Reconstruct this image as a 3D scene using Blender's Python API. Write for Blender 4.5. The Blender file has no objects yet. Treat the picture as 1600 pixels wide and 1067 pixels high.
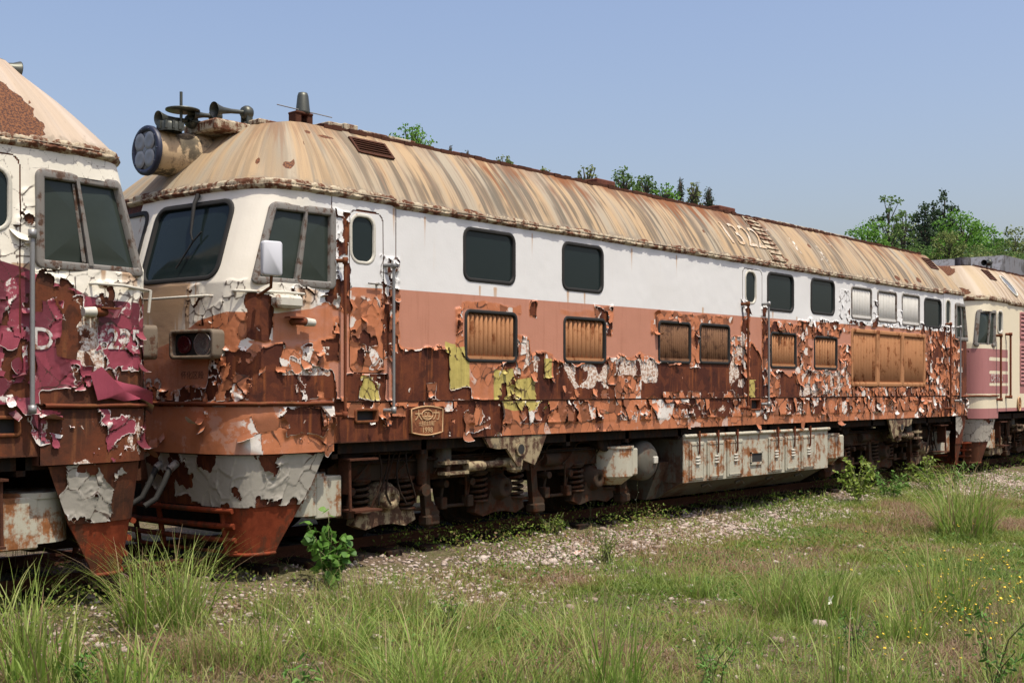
import bpy, math, random
import numpy as np
from mathutils import Vector, Matrix
random.seed(7); RNG = np.random.default_rng(11)
sc = bpy.context.scene
COL = sc.collection
# ------------------------------------------------------------------ camera
TH = math.radians(41.26); FPX = 1850.0; ZC = 1.70
CX, CY = -8.82, -9.43
cd = bpy.data.cameras.new("camera"); cam = bpy.data.objects.new("camera", cd); COL.objects.link(cam)
cam.location = (CX, CY, ZC); cam.rotation_euler = (math.pi/2, 0, TH - math.pi/2)
cd.sensor_width = 36; cd.lens = 36*FPX/1600; cd.shift_y = 75.5/1600; cd.clip_end = 3000
sc.camera = cam
# ------------------------------------------------------------------ light
SUN_EL, SUN_AZ = math.radians(68), math.radians(3)      # azimuth from the side normal towards the noses
w = bpy.data.worlds.new("World"); sc.world = w; w.use_nodes = True
nt = w.node_tree; bg = nt.nodes['Background']
sky = nt.nodes.new('ShaderNodeTexSky'); sky.sky_type = 'NISHITA'; sky.sun_disc = False
sky.sun_elevation = SUN_EL; sky.sun_rotation = math.pi + SUN_AZ
sky.air_density = 1.35; sky.dust_density = 4.0; sky.ozone_density = 3.0; sky.altitude = 0
tn = nt.nodes.new('ShaderNodeMix'); tn.data_type = 'RGBA'; tn.blend_type = 'MULTIPLY'; tn.inputs[0].default_value = 1; tn.inputs[7].default_value = (1.05, .97, 1.02, 1)
nt.links.new(sky.outputs[0], tn.inputs[6]); nt.links.new(tn.outputs[2], bg.inputs[0]); bg.inputs[1].default_value = 0.15
sd = bpy.data.lights.new("sun", 'SUN'); sun = bpy.data.objects.new("sun", sd); COL.objects.link(sun)
sd.energy = 4.6; sd.angle = math.radians(.53); sd.color = (1, .93, .81)
tosun = Vector((-math.sin(SUN_AZ)*math.cos(SUN_EL), -math.cos(SUN_AZ)*math.cos(SUN_EL), math.sin(SUN_EL)))
sun.rotation_euler = tosun.to_track_quat('Z', 'Y').to_euler(); sun.location = (-10, -20, 30)
vs = sc.view_settings; vs.view_transform = 'Standard'; vs.look = 'None'; vs.exposure = 0.20; vs.gamma = 1
# ------------------------------------------------------------------ measured places
def SX(px): return 30868*(1/(2423-px) - 1/1806)
def DD(px): return 23204/(2423-px)
def at(px, py, Y=0.0):
    """world X,Z of a measured point on the vertical plane Y"""
    a = TH - math.atan((px-800)/FPX); t = (Y-CY)/math.sin(a)
    d = t*math.cos(math.atan((px-800)/FPX))
    return CX + t*math.cos(a), ZC - (py-609)*d/FPX
def ground(px, py, zg=-.45):
    d = (ZC-zg)*FPX/(py-609); l = (px-800)*d/FPX
    return CX + d*math.cos(TH) + l*math.sin(TH), CY + d*math.sin(TH) - l*math.cos(TH)
# ------------------------------------------------------------------ numpy noise
def _h(ix, iy, s):
    n = (ix.astype(np.int64)*374761393 + iy.astype(np.int64)*668265263 + int(s)*1442695041) & 0x7fffffff
    n = ((n ^ (n >> 13))*1274126177) & 0x7fffffff
    return ((n ^ (n >> 16)) & 0xffff)/65535.0
def vnoise(x, y, s=0):
    ix = np.floor(x); iy = np.floor(y); fx = x-ix; fy = y-iy
    fx = fx*fx*(3-2*fx); fy = fy*fy*(3-2*fy)
    a = _h(ix, iy, s); b = _h(ix+1, iy, s); c = _h(ix, iy+1, s); d = _h(ix+1, iy+1, s)
    return (a*(1-fx)+b*fx)*(1-fy) + (c*(1-fx)+d*fx)*fy
def fbm(x, y, s=0, o=4):
    r = 0; a = .5; t = 0
    for i in range(o):
        r = r + a*vnoise(x, y, s+i*7); t += a; x = x*2.03+5.1; y = y*2.03+1.7; a *= .55
    return r/t
def voronoi(x, y, s=0):
    ix = np.floor(x); iy = np.floor(y)
    f1 = np.full(x.shape, 9.); f2 = np.full(x.shape, 9.); cx = np.zeros(x.shape); cy = np.zeros(x.shape); hid = np.zeros(x.shape)
    for dx in (-1, 0, 1):
        for dy in (-1, 0, 1):
            jx = ix+dx; jy = iy+dy
            px = jx+_h(jx, jy, s); py = jy+_h(jx, jy, s+1)
            d = np.hypot(px-x, py-y)
            m = d < f1
            f2 = np.where(m, f1, np.minimum(f2, d))
            cx = np.where(m, px, cx); cy = np.where(m, py, cy); hid = np.where(m, _h(jx, jy, s+2), hid)
            f1 = np.where(m, d, f1)
    return f1, f2, cx, cy, hid
# ------------------------------------------------------------------ materials
MATS = {}
class NT:
    def __init__(s, name):
        s.m = bpy.data.materials.new(name); s.m.use_nodes = True; s.t = s.m.node_tree
        s.b = s.t.nodes['Principled BSDF']
    def n(s, typ, **k):
        nd = s.t.nodes.new(typ)
        for a, v in k.items(): setattr(nd, a, v)
        return nd
    def l(s, a, b): s.t.links.new(a, b)
    def val(s, sock, v):
        if hasattr(v, 'is_output') or hasattr(v, 'links'): s.l(v, sock)
        else: sock.default_value = v
    def math(s, op, a, b=0.0, clamp=False):
        nd = s.n('ShaderNodeMath', operation=op); nd.use_clamp = clamp
        s.val(nd.inputs[0], a); s.val(nd.inputs[1], b); return nd.outputs[0]
    def mix(s, f, a, b, bt='MIX'):
        nd = s.n('ShaderNodeMix', data_type='RGBA', blend_type=bt)
        s.val(nd.inputs[0], f); s.val(nd.inputs[6], a if not isinstance(a, tuple) else (*a, 1) if len(a) == 3 else a)
        s.val(nd.inputs[7], b if not isinstance(b, tuple) else (*b, 1) if len(b) == 3 else b); return nd.outputs[2]
    def coord(s, kind='Object', scale=(1, 1, 1), loc=(0, 0, 0)):
        tc = s.n('ShaderNodeTexCoord'); mp = s.n('ShaderNodeMapping')
        mp.inputs['Scale'].default_value = scale; mp.inputs['Location'].default_value = loc
        s.l(tc.outputs[kind], mp.inputs[0]); return mp.outputs[0]
    def noise(s, co, scale, detail=5, rough=.6, dist=0):
        nd = s.n('ShaderNodeTexNoise'); s.l(co, nd.inputs['Vector']); nd.inputs['Scale'].default_value = scale
        nd.inputs['Detail'].default_value = detail; nd.inputs['Roughness'].default_value = rough; nd.inputs['Distortion'].default_value = dist
        return nd.outputs[0]
    def ramp(s, f, a, b):
        nd = s.n('ShaderNodeMapRange'); s.val(nd.inputs[0], f); nd.inputs[1].default_value = a; nd.inputs[2].default_value = b
        nd.interpolation_type = 'SMOOTHSTEP'; return nd.outputs[0]
    def attr(s, name):
        nd = s.n('ShaderNodeAttribute', attribute_name=name); return nd.outputs['Fac']
    def done(s, col, rough=.6, metal=0, bump=None, bs=.3, bd=.01, spec=.5):
        s.val(s.b.inputs['Base Color'], col if not isinstance(col, tuple) else (*col, 1))
        s.val(s.b.inputs['Roughness'], rough); s.val(s.b.inputs['Metallic'], metal)
        s.b.inputs['Specular IOR Level'].default_value = spec
        if bump is not None:
            bn = s.n('ShaderNodeBump'); bn.inputs['Strength'].default_value = bs; bn.inputs['Distance'].default_value = bd
            s.l(bump, bn.inputs['Height']); s.l(bn.outputs[0], s.b.inputs['Normal'])
        return s.m
def m_rusty(name, paint, rust=(.11, .035, .014), amount=.5, scale=3, rough=.7, streak=True, spec=.3):
    """painted metal with rust blooms and streaks; amount 0 clean .. 1 all rust"""
    k = NT(name); co = k.coord('Object'); cs = k.coord('Object', (6, 6, .8))
    n1 = k.noise(co, scale, 7, .7); n2 = k.noise(cs, 2.2, 5, .6); n3 = k.noise(co, scale*9, 4, .7)
    f = k.math('ADD', k.math('MULTIPLY', n1, .7), k.math('MULTIPLY', n2, .3 if streak else .0))
    f = k.math('ADD', f, k.math('MULTIPLY', n3, .12))
    t = .86 - amount*.6 - (0 if streak else .15)
    r = k.ramp(f, t-.05, t+.05); st = k.ramp(n2, .45, .75)
    pc = k.mix(k.math('MULTIPLY', st, .3), paint, tuple(c*.55+r_*.45 for c, r_ in zip(paint, (.2, .12, .06))))
    pc = k.mix(k.math('MULTIPLY', n3, .22), pc, tuple(c*.5 for c in paint))
    rc = k.mix(n3, tuple(c*.35 for c in rust), tuple(min(1, c*1.8) for c in rust))
    rc = k.mix(k.ramp(n1, .5, .8), rc, tuple(c*.5 for c in rust))
    c = k.mix(r, pc, rc)
    return k.done(c, rough, 0, k.math('SUBTRACT', k.math('MULTIPLY', n3, .4), k.math('MULTIPLY', r, .5)), .6, .006, spec)
def m_substrate(name, dark=(.050, .0105, .0040), warm=(.23, .068, .016), prim=(.70, .66, .58), old=(.125, .032, .010)):
    """bare rusted steel of the body with rests of primer and old paint; reads the wear attribute"""
    k = NT(name); co = k.coord('UV'); cs = k.coord('UV', (9, .9, 1))
    n1 = k.noise(co, 1.5, 6, .65); n2 = k.noise(cs, 1.4, 5, .6); n3 = k.noise(co, 26, 6, .75); n4 = k.noise(co, 3.4, 7, .60, .9)
    c = k.mix(k.ramp(n1, .35, .68), dark, old)
    c = k.mix(k.math('MULTIPLY', k.ramp(n2, .5, .72), .75), c, warm)
    c = k.mix(k.math('MULTIPLY', k.ramp(n3, .5, .7), .6), c, dark)
    c = k.mix(k.math('MULTIPLY', k.ramp(n4, .55, .58), .6), c, old); c = k.mix(k.math('MULTIPLY', k.ramp(n4, .44, .36), .6), c, tuple(q*.5 for q in dark))
    w_ = k.attr('prim')
    p = k.ramp(k.math('ADD', k.math('ADD', k.math('MULTIPLY', n4, 1.0), k.math('MULTIPLY', n3, .08)), k.math('MULTIPLY', w_, .40)), .855, .870)
    pc = k.mix(k.ramp(n3, .38, .6), (.28, .12, .05), prim)
    c = k.mix(p, c, pc)
    h = k.math('ADD', k.math('MULTIPLY', p, .5), k.math('MULTIPLY', n3, .5))
    return k.done(c, .74, 0, h, .7, .008, .28)
def m_paint(name, top, low, low2, yel=(.44, .36, .10), prim=(.62, .58, .52), dirty=(.42, .22, .08)):
    """flaking paint sheet: zone>0 upper colour; the back of a curled flake shows primer"""
    k = NT(name); co = k.coord('UV'); cs = k.coord('UV', (7, .5, 1))
    n1 = k.noise(co, .9, 5, .6); n2 = k.noise(cs, 2.0, 6, .65); n3 = k.noise(co, 40, 4, .7); n4 = k.noise(co, 7, 6, .7)
    z = k.ramp(k.attr('zone'), -.003, .003)
    wr = k.attr('wear')
    lo = k.mix(k.ramp(k.math('ADD', k.math('MULTIPLY', wr, 1.1), k.math('MULTIPLY', n4, .4)), .38, .62), low, low2)
    lo = k.mix(k.math('MULTIPLY', k.ramp(n2, .48, .75), .3), lo, tuple(c*.55 for c in low2))
    lo = k.mix(k.math('MULTIPLY', k.ramp(n4, .60, .64), k.math('MULTIPLY', k.ramp(wr, .32, .5), .5)), lo, prim)
    va = k.attr('var'); wz = k.ramp(wr, .30, .42)
    lo = k.mix(k.math('MULTIPLY', wz, k.math('MULTIPLY', k.ramp(k.math('ADD', va, k.math('MULTIPLY', n4, .3)), .80, .84), .85)), lo, tuple(c*.42 for c in low2))
    lo = k.mix(k.math('MULTIPLY', wz, k.ramp(k.math('ADD', va, k.math('MULTIPLY', n4, .75)), .50, .45)), lo, prim)
    lo = k.mix(k.ramp(k.attr('yel'), .45, .5), lo, k.mix(k.ramp(n2, .4, .7), yel, tuple(c*.65 for c in yel)))
    top = k.mix(k.math('MULTIPLY', k.attr('cream'), .85), top, (.70, .65, .53)) if name == 'flaking_brown_white_paint' else top
    up = k.mix(k.math('MULTIPLY', k.ramp(n2, .55, .8), .22), top, (.60, .52, .42))
    up = k.mix(k.math('MULTIPLY', k.ramp(n1, .4, .7), .12), up, (.56, .54, .49))
    st = k.ramp(k.math('ADD', k.math('MULTIPLY', n2, .6), k.math('MULTIPLY', k.attr('stain'), .75)), .62, .95)
    up = k.mix(k.math('MULTIPLY', st, .75), up, dirty)
    c = k.mix(z, lo, up)
    c = k.mix(k.math('MULTIPLY', k.ramp(n3, .62, .78), k.math('MULTIPLY', k.ramp(wr, .15, .5), .6)), c, (.06, .025, .015))
    c = k.mix(k.math('MULTIPLY', k.ramp(k.attr('crk'), .35, .75), .85), c, (.045, .020, .012))
    c = k.mix(k.math('MULTIPLY', k.ramp(k.math('ADD', k.attr('rim'), k.math('MULTIPLY', n4, .8)), 1.02, 1.16), .75), c, prim)
    ge = k.n('ShaderNodeNewGeometry')
    c = k.mix(k.math('MULTIPLY', ge.outputs['Backfacing'], .92), c, k.mix(k.ramp(va, .45, .6), (.20, .085, .045), k.mix(n4, prim, (.36, .25, .17))))
    h = k.math('ADD', k.math('MULTIPLY', n3, .25), k.math('MULTIPLY', n4, k.math('ADD', .35, wr)))
    return k.done(c, .5, 0, h, .35, .012, .35)
def m_roof(name, base=(.35, .25, .140), light=(.29, .25, .18), dark=(.080, .068, .050), rust=(.17, .065, .022), white=(.60, .57, .50), wamt=0.0):
    k = NT(name)
    co = k.coord('UV', (1, 1, 1)); c1 = k.coord('UV', (7.5, .35, 1)); c2 = k.coord('UV', (24, .8, 1)); c3 = k.coord('UV', (2.2, .22, 1), (3, 5, 0))
    md = k.noise(k.coord('UV', (.9, .5, 1), (1, 9, 0)), 1., 4, .6)
    a = k.noise(c1, 1.0, 5, .6, .35); b = k.noise(c2, 1.0, 5, .6, .3); d = k.noise(c3, 1.0, 4, .6, .3); g = k.noise(co, 9, 7, .72, .5); g2 = k.noise(co, 45, 4, .7)
    ra = k.attr('amt')
    c = k.mix(k.ramp(d, .42, .62), base, light)
    c = k.mix(k.math('MULTIPLY', k.ramp(k.math('ADD', a, k.math('MULTIPLY', k.math('SUBTRACT', md, .5), .55)), .47, .60), k.math('MULTIPLY', ra, .80)), c, dark)
    c = k.mix(k.math('MULTIPLY', k.ramp(b, .50, .64), k.math('MULTIPLY', ra, .7)), c, (.21, .15, .10))
    rs = k.ramp(k.math('ADD', k.noise(k.coord('UV', (11, .5, 1), (7, 2, 0)), 1., 5, .6, .3), k.math('MULTIPLY', k.attr('top'), .30)), .56, .74)
    c = k.mix(k.math('MULTIPLY', rs, k.math('MULTIPLY', ra, k.ramp(md, .40, .62))), c, rust)
    c = k.mix(k.math('MULTIPLY', k.ramp(g, .62, .70), .35), c, (.2, .13, .08))
    bot = k.ramp(k.math('ADD', k.attr('bot'), k.math('MULTIPLY', k.math('SUBTRACT', g, .5), 1.4)), .55, .95)
    c = k.mix(k.math('MULTIPLY', bot, .75), c, (.20, .165, .12))
    wh = k.ramp(k.math('ADD', k.math('ADD', k.math('MULTIPLY', g, .55), k.math('MULTIPLY', a, .35)), k.math('MULTIPLY', k.attr('wht'), .42)), .70, .73)
    c = k.mix(wh, c, white)
    sp = k.ramp(k.attr('spot'), .49, .51)
    c = k.mix(sp, c, k.mix(k.ramp(g2, .45, .55), (.05, .018, .010), rust))
    c = k.mix(k.math('MULTIPLY', k.ramp(g2, .6, .75), .25), c, (.12, .08, .05))
    sx_ = k.n('ShaderNodeSeparateXYZ'); k.l(co, sx_.inputs[0]); jt = k.ramp(k.math('PINGPONG', k.math('ADD', sx_.outputs[0], .55), 1.36), .012, .004)
    c = k.mix(k.math('MULTIPLY', jt, k.math('MULTIPLY', ra, .65)), c, (.07, .045, .03))
    h = k.math('ADD', k.math('MULTIPLY', g, .5), k.math('SUBTRACT', k.math('MULTIPLY', g2, .15), k.math('ADD', sp, jt)))
    return k.done(c, .72, 0, h, .45, .01, .25)
def m_plain(name, col, rough=.5, metal=0, n=.25, scale=12, spec=.5):
    k = NT(name); co = k.coord('Object'); a = k.noise(co, scale, 5, .65); b = k.noise(co, scale*.15, 3)
    c = k.mix(k.math('MULTIPLY', a, n), col, tuple(x*.35 for x in col)); c = k.mix(k.math('MULTIPLY', b, n*.8), c, tuple(x*.6 for x in col))
    return k.done(c, rough, metal, a, .15, .004, spec)
M = MATS
M['substrate'] = m_substrate('rusted_body_steel')
M['paint'] = m_paint('flaking_brown_white_paint', (.64, .64, .615), (.43, .195, .125), (.42, .150, .064))
M['paint_l'] = m_paint('flaking_crimson_cream_paint', (.74, .70, .58), (.235, .040, .062), (.235, .042, .060), dirty=(.34, .17, .06))
M['substrate_l'] = m_substrate('rusted_body_steel_left', dark=(.045, .016, .007), warm=(.17, .06, .02))
M['paint_r'] = m_paint('faded_pink_cream_paint', (.66, .59, .42), (.34, .145, .135), (.34, .145, .135), dirty=(.5, .33, .18))
M['grey'] = m_paint('flaking_grey_skirt_paint', (.31, .285, .235), (.31, .285, .235), (.31, .285, .235), dirty=(.22, .14, .08))
M['roof'] = m_roof('streaked_tan_roof')
M['roof_l'] = m_roof('pale_cab_roof', base=(.40, .32, .235), light=(.43, .36, .285))
M['roof_r'] = m_roof('pale_pink_roof', base=(.38, .30, .19), light=(.44, .37, .28), dark=(.24, .18, .13))
M['gutter'] = m_rusty('rusty_gutter', (.42, .36, .25), (.10, .036, .015), .50, 6, .85)
M['glass'] = m_plain('dark_window_glass', (.014, .022, .022), .07, 0, .3, 2, .22)
M['glass_dusty'] = m_plain('dusty_cab_glass', (.045, .058, .048), .12, 0, .8, 2.2, .22)
M['rubber'] = m_plain('black_rubber', (.022, .021, .019), .75, 0, .4, 20, .3)
M['alu'] = m_rusty('weathered_window_frame', (.19, .18, .16), (.09, .05, .03), .42, 11, .5)
M['slat_brown'] = m_rusty('brown_louvre', (.38, .185, .085), (.17, .055, .018), .40, 3, .75, True, .12)
M['slat_dark'] = m_rusty('dark_louvre', (.19, .095, .045), (.09, .04, .018), .45, 5)
M['slat_white'] = m_rusty('white_louvre', (.58, .57, .52), (.20, .08, .03), .20, 5)
M['slat_pink'] = m_rusty('pink_louvre', (.34, .15, .14), (.2, .08, .03), .2, 5)
M['rust_dark'] = m_rusty('dark_rust', (.04, .018, .011), (.06, .022, .011), .7, 4, .85, True, .2)
M['rust_red'] = m_rusty('red_rust', (.15, .045, .022), (.13, .05, .02), .45, 3, .8, True, .1)
M['rust_plow'] = m_rusty('plow_rust', (.085, .034, .018), (.17, .035, .014), .52, 1.2, .75, True, .1)
M['cream_metal'] = m_rusty('cream_painted_steel', (.52, .50, .42), (.22, .09, .035), .33, 4, .6)
M['tan_metal'] = m_rusty('tan_painted_steel', (.30, .24, .14), (.07, .035, .02), .52, 6, .8)
M['tank'] = m_rusty('grey_tank_paint', (.42, .40, .31), (.22, .085, .028), .46, 3.5, .65)
M['tank_dirty'] = m_rusty('dirty_tank', (.095, .088, .068), (.07, .035, .02), .45, 2, .8)
M['under'] = m_rusty('oily_shaded_underframe', (.020, .016, .013), (.030, .015, .009), .45, 5, .9, True, .05)  # oily steel, darkened further so the colour carries the underside's shade
M['bogie'] = m_rusty('dusty_bogie', (.046, .033, .023), (.055, .023, .012), .46, 6, .88, True, .05)
M['horn'] = m_plain('dull_horn_metal', (.10, .105, .085), .45, .6, .5, 15)
M['recess_shade'] = m_plain('painted_recess_shade', (.018, .017, .015), .8)  # near-black shade painted into louvre gaps, recesses and the bracket hole
M['steel_pole'] = m_plain('grey_steel_pole', (.28, .28, .27), .45, .4, .4, 20)
M['mirror'] = m_plain('pale_mirror_back', (.50, .51, .53), .4, 0, .15, 10)
M['blue_rim'] = m_plain('dark_blue_rim', (.012, .017, .040), .5)
M['lens'] = m_plain('lamp_glass', (.20, .21, .22), .18, .1, .6, 14)
M['reflector'] = m_plain('clouded_reflector', (.25, .26, .27), .30, .2, .7, 18)
M['barrel'] = m_rusty('grimy_barrel_paint', (.46, .34, .20), (.10, .08, .05), .45, 4, .7)
M['chrome'] = m_plain('lamp_reflector', (.75, .74, .70), .18, .9, .2, 10)
M['red_lens'] = m_plain('red_lamp', (.05, .006, .008), .15)
M['lamp_box'] = m_rusty('lamp_housing_paint', (.15, .118, .082), (.09, .04, .02), .42, 6)
M['brass'] = m_rusty('raised_plate', (.52, .33, .17), (.3, .13, .05), .25, 8, .5)
M['plate'] = m_rusty('plate_ground', (.24, .09, .035), (.13, .04, .016), .45, 8, .6)
M['white_mark'] = m_rusty('faded_white_lettering', (.56, .54, .50), (.2, .08, .04), .45, 14)
M['chalk'] = m_rusty('chalk_marks', (.50, .44, .35), (.40, .28, .16), .5, 9)
M['fadetext'] = m_plain('faded_small_text', (.13, .055, .03), .7)
M['roof_box'] = m_rusty('roof_box_rust', (.10, .032, .018), (.11, .035, .018), .6, 3, .8)
M['tarp'] = m_rusty('grey_roof_housing', (.17, .175, .185), (.06, .055, .05), .45, 1.2, .6)
# ------------------------------------------------------------------ mesh builder
def link(o, parent=None):
    COL.objects.link(o)
    if parent is not None: o.parent = parent
    return o
def tag(o, label=None, cat=None, group=None, kind=None):
    if label: o['label'] = label
    if cat: o['category'] = cat
    if group: o['group'] = group
    if kind: o['kind'] = kind
    return o
def empty(name, loc=(0, 0, 0)):
    o = bpy.data.objects.new(name, None); o.location = loc; o.empty_display_size = .2; COL.objects.link(o); return o
def np_mesh(name, V, F, mat, parent=None, uv=None, attrs=None, smooth=True, mats=None, mi=None):
    me = bpy.data.meshes.new(name); V = np.asarray(V, dtype=np.float32)
    F = np.asarray(F, dtype=np.int32); k = F.shape[1]
    me.vertices.add(len(V)); me.vertices.foreach_set('co', V.ravel())
    me.loops.add(F.size); me.loops.foreach_set('vertex_index', F.ravel())
    me.polygons.add(len(F)); me.polygons.foreach_set('loop_start', np.arange(0, F.size, k, dtype=np.int32))
    me.polygons.foreach_set('loop_total', np.full(len(F), k, dtype=np.int32))
    if smooth: me.polygons.foreach_set('use_smooth', np.ones(len(F), dtype=bool))
    for m in (mats or [mat]): me.materials.append(m)
    if mi is not None: me.polygons.foreach_set('material_index', np.asarray(mi, dtype=np.int32))
    if uv is not None:
        ul = me.uv_layers.new(name='UVMap'); ul.data.foreach_set('uv', np.asarray(uv, dtype=np.float32)[F.ravel()].ravel())
    for n_, a in (attrs or {}).items():
        at_ = me.attributes.new(n_, 'FLOAT', 'POINT'); at_.data.foreach_set('value', np.asarray(a, dtype=np.float32))
    me.update(); me.validate(verbose=False)
    return link(bpy.data.objects.new(name, me), parent)
class MB:
    def __init__(s): s.v = []; s.f = []; s.m = []; s.cur = 0; s.sm = []
    def add(s, vs_, fs, sm=False):
        b = len(s.v); s.v += [tuple(p) for p in vs_]; s.f += [tuple(i+b for i in f) for f in fs]
        s.m += [s.cur]*len(fs); s.sm += [sm]*len(fs); return s
    def mat(s, i): s.cur = i; return s
    def box(s, x0, x1, y0, y1, z0, z1, M4=None):
        vs_ = [(x, y, z) for x in (x0, x1) for y in (y0, y1) for z in (z0, z1)]
        if M4 is not None: vs_ = [M4 @ Vector(p) for p in vs_]
        return s.add(vs_, [(0, 1, 3, 2), (4, 6, 7, 5), (0, 4, 5, 1), (2, 3, 7, 6), (0, 2, 6, 4), (1, 5, 7, 3)])
    def bbox(s, x0, x1, y0, y1, z0, z1, b=.01):
        """bevelled box"""
        pts = []
        for (x, y, z) in [(x, y, z) for x in (0, 1) for y in (0, 1) for z in (0, 1)]:
            sx, sy, sz = 1-2*x, 1-2*y, 1-2*z; X = (x0, x1)[x]; Y = (y0, y1)[y]; Z = (z0, z1)[z]
            pts.append([(X, Y+b*sy, Z+b*sz), (X+b*sx, Y, Z+b*sz), (X+b*sx, Y+b*sy, Z)])
        import bmesh
        bm = bmesh.new(); [bm.verts.new(p) for t in pts for p in t]; bm.verts.ensure_lookup_table()
        bmesh.ops.convex_hull(bm, input=bm.verts[:]); bmesh.ops.dissolve_limit(bm, angle_limit=.01, verts=bm.verts[:], edges=bm.edges[:])
        bm.verts.index_update(); s.add([v.co[:] for v in bm.verts], [tuple(v.index for v in f.verts) for f in bm.faces]); bm.free(); return s
    def tube(s, pts, r, n=10, caps=True, closed=False):
        pts = [Vector(p) for p in pts]; N = len(pts); rings = []; up = None
        rr = r if hasattr(r, '__len__') else [r]*N
        for i, p in enumerate(pts):
            if closed: t = (pts[(i+1) % N]-pts[i-1])
            else: t = (pts[min(i+1, N-1)]-pts[max(i-1, 0)])
            t.normalize()
            if up is None: up = t.orthogonal().normalized()
            up = (up - t*up.dot(t)); up = up.normalized() if up.length > 1e-6 else t.orthogonal().normalized()
            bn = t.cross(up)
            rings.append([p + (up*math.cos(2*math.pi*k/n) + bn*math.sin(2*math.pi*k/n))*rr[i] for k in range(n)])
        vs_ = [q for R in rings for q in R]; fs = []
        for i in range(N if closed else N-1):
            j = (i+1) % N
            for k in range(n): fs.append((i*n+k, i*n+(k+1) % n, j*n+(k+1) % n, j*n+k))
        s.add(vs_, fs, True)
        if caps and not closed: s.add(rings[0], [tuple(reversed(range(n)))]); s.add(rings[-1], [tuple(range(n))])
        return s
    def lathe(s, org, axis, prof, n=24, sm=True):
        """prof: (distance along axis, radius)"""
        ax = Vector(axis).normalized(); u = ax.orthogonal().normalized(); v = ax.cross(u); o = Vector(org); vs_ = []; fs = []
        for (h, r) in prof:
            for k in range(n): a = 2*math.pi*k/n; vs_.append(o + ax*h + (u*math.cos(a)+v*math.sin(a))*r)
        for i in range(len(prof)-1):
            for k in range(n): fs.append((i*n+k, i*n+(k+1) % n, (i+1)*n+(k+1) % n, (i+1)*n+k))
        return s.add(vs_, fs, sm)
    def prism(s, poly, d, axis='y'):
        """poly in the XZ plane at y=d[0], extruded to y=d[1]"""
        n = len(poly)
        if axis == 'y': a = [(p[0], d[0], p[1]) for p in poly]; b = [(p[0], d[1], p[1]) for p in poly]
        elif axis == 'x': a = [(d[0], p[0], p[1]) for p in poly]; b = [(d[1], p[0], p[1]) for p in poly]
        else: a = [(p[0], p[1], d[0]) for p in poly]; b = [(p[0], p[1], d[1]) for p in poly]
        s.add(a+b, [(i, (i+1) % n, (i+1) % n+n, i+n) for i in range(n)] + [tuple(range(n))[::-1], tuple(range(n, 2*n))])
        return s
    def map(s, fn): s.v = [tuple(fn(*p)) for p in s.v]; return s
    def build(s, name, mat, parent=None, flip=False):
        me = bpy.data.meshes.new(name); me.from_pydata(s.v, [], [f[::-1] for f in s.f] if flip else s.f)
        for m in (mat if isinstance(mat, (list, tuple)) else [mat]): me.materials.append(M[m] if isinstance(m, str) else m)
        me.polygons.foreach_set('material_index', s.m); me.polygons.foreach_set('use_smooth', s.sm); me.update()
        return link(bpy.data.objects.new(name, me), parent)
_tc = {}
def text_mesh(body, size=1.0, bold=0.0):
    """flat outline of lettering: verts in x,y and faces"""
    key = (body, bold)
    if key not in _tc:
        cu = bpy.data.curves.new('lettering', 'FONT'); cu.body = body; cu.size = 1; cu.resolution_u = 3; cu.offset = bold
        cu.align_x = 'CENTER'; cu.align_y = 'CENTER'
        ob = bpy.data.objects.new('lettering', cu); COL.objects.link(ob)
        dg = bpy.context.evaluated_depsgraph_get(); me = ob.evaluated_get(dg).to_mesh()
        _tc[key] = ([(v.co.x, v.co.y) for v in me.vertices], [tuple(p.vertices) for p in me.polygons])
        ob.evaluated_get(dg).to_mesh_clear(); bpy.data.objects.remove(ob); bpy.data.curves.remove(cu)
    vs_, fs = _tc[key]; return [(x*size, y*size) for x, y in vs_], fs
# ------------------------------------------------------------------ locomotive shell geometry
ZB, ZS, ZG, ZT, ZW = 1.148, 1.578, 3.70, 4.56, 2.75     # sole bottom, sill seam, gutter, roof shoulder, waist
_ctl = np.array([(-1.45, 0), (-1.66, .012), (-1.80, .05), (-1.91, .13), (-1.99, .26), (-2.04, .45), (-2.08, .75), (-2.12, 1.15), (-2.15, 1.65)])
_u = np.r_[0, np.cumsum(np.hypot(*np.diff(_ctl, axis=0).T))]
_uu = np.linspace(0, _u[-1], 60)
def _smooth(y):
    yy = np.interp(_uu, _u, y); k = np.ones(5)/5
    p = np.r_[2*yy[0]-yy[4:0:-1], yy, yy[-2:-6:-1]*1 if False else yy[-2:-6:-1]]; return p
_cx = np.interp(_uu, _u, _ctl[:, 0]); _cy = np.interp(_uu, _u, _ctl[:, 1])
for _ in range(3):
    _cx[1:-1] = (_cx[:-2]+_cx[1:-1]*2+_cx[2:])/4; _cy[1:-1] = (_cy[:-2]+_cy[1:-1]*2+_cy[2:])/4
NOSE = _u[-1]                      # arc length from the corner start to the centre of the front
_tb = np.array([-.0, .45, 1.0, 1.4, 1.75, 2.1])            # roof shoulder plan against arc distance past a=-.6
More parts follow.
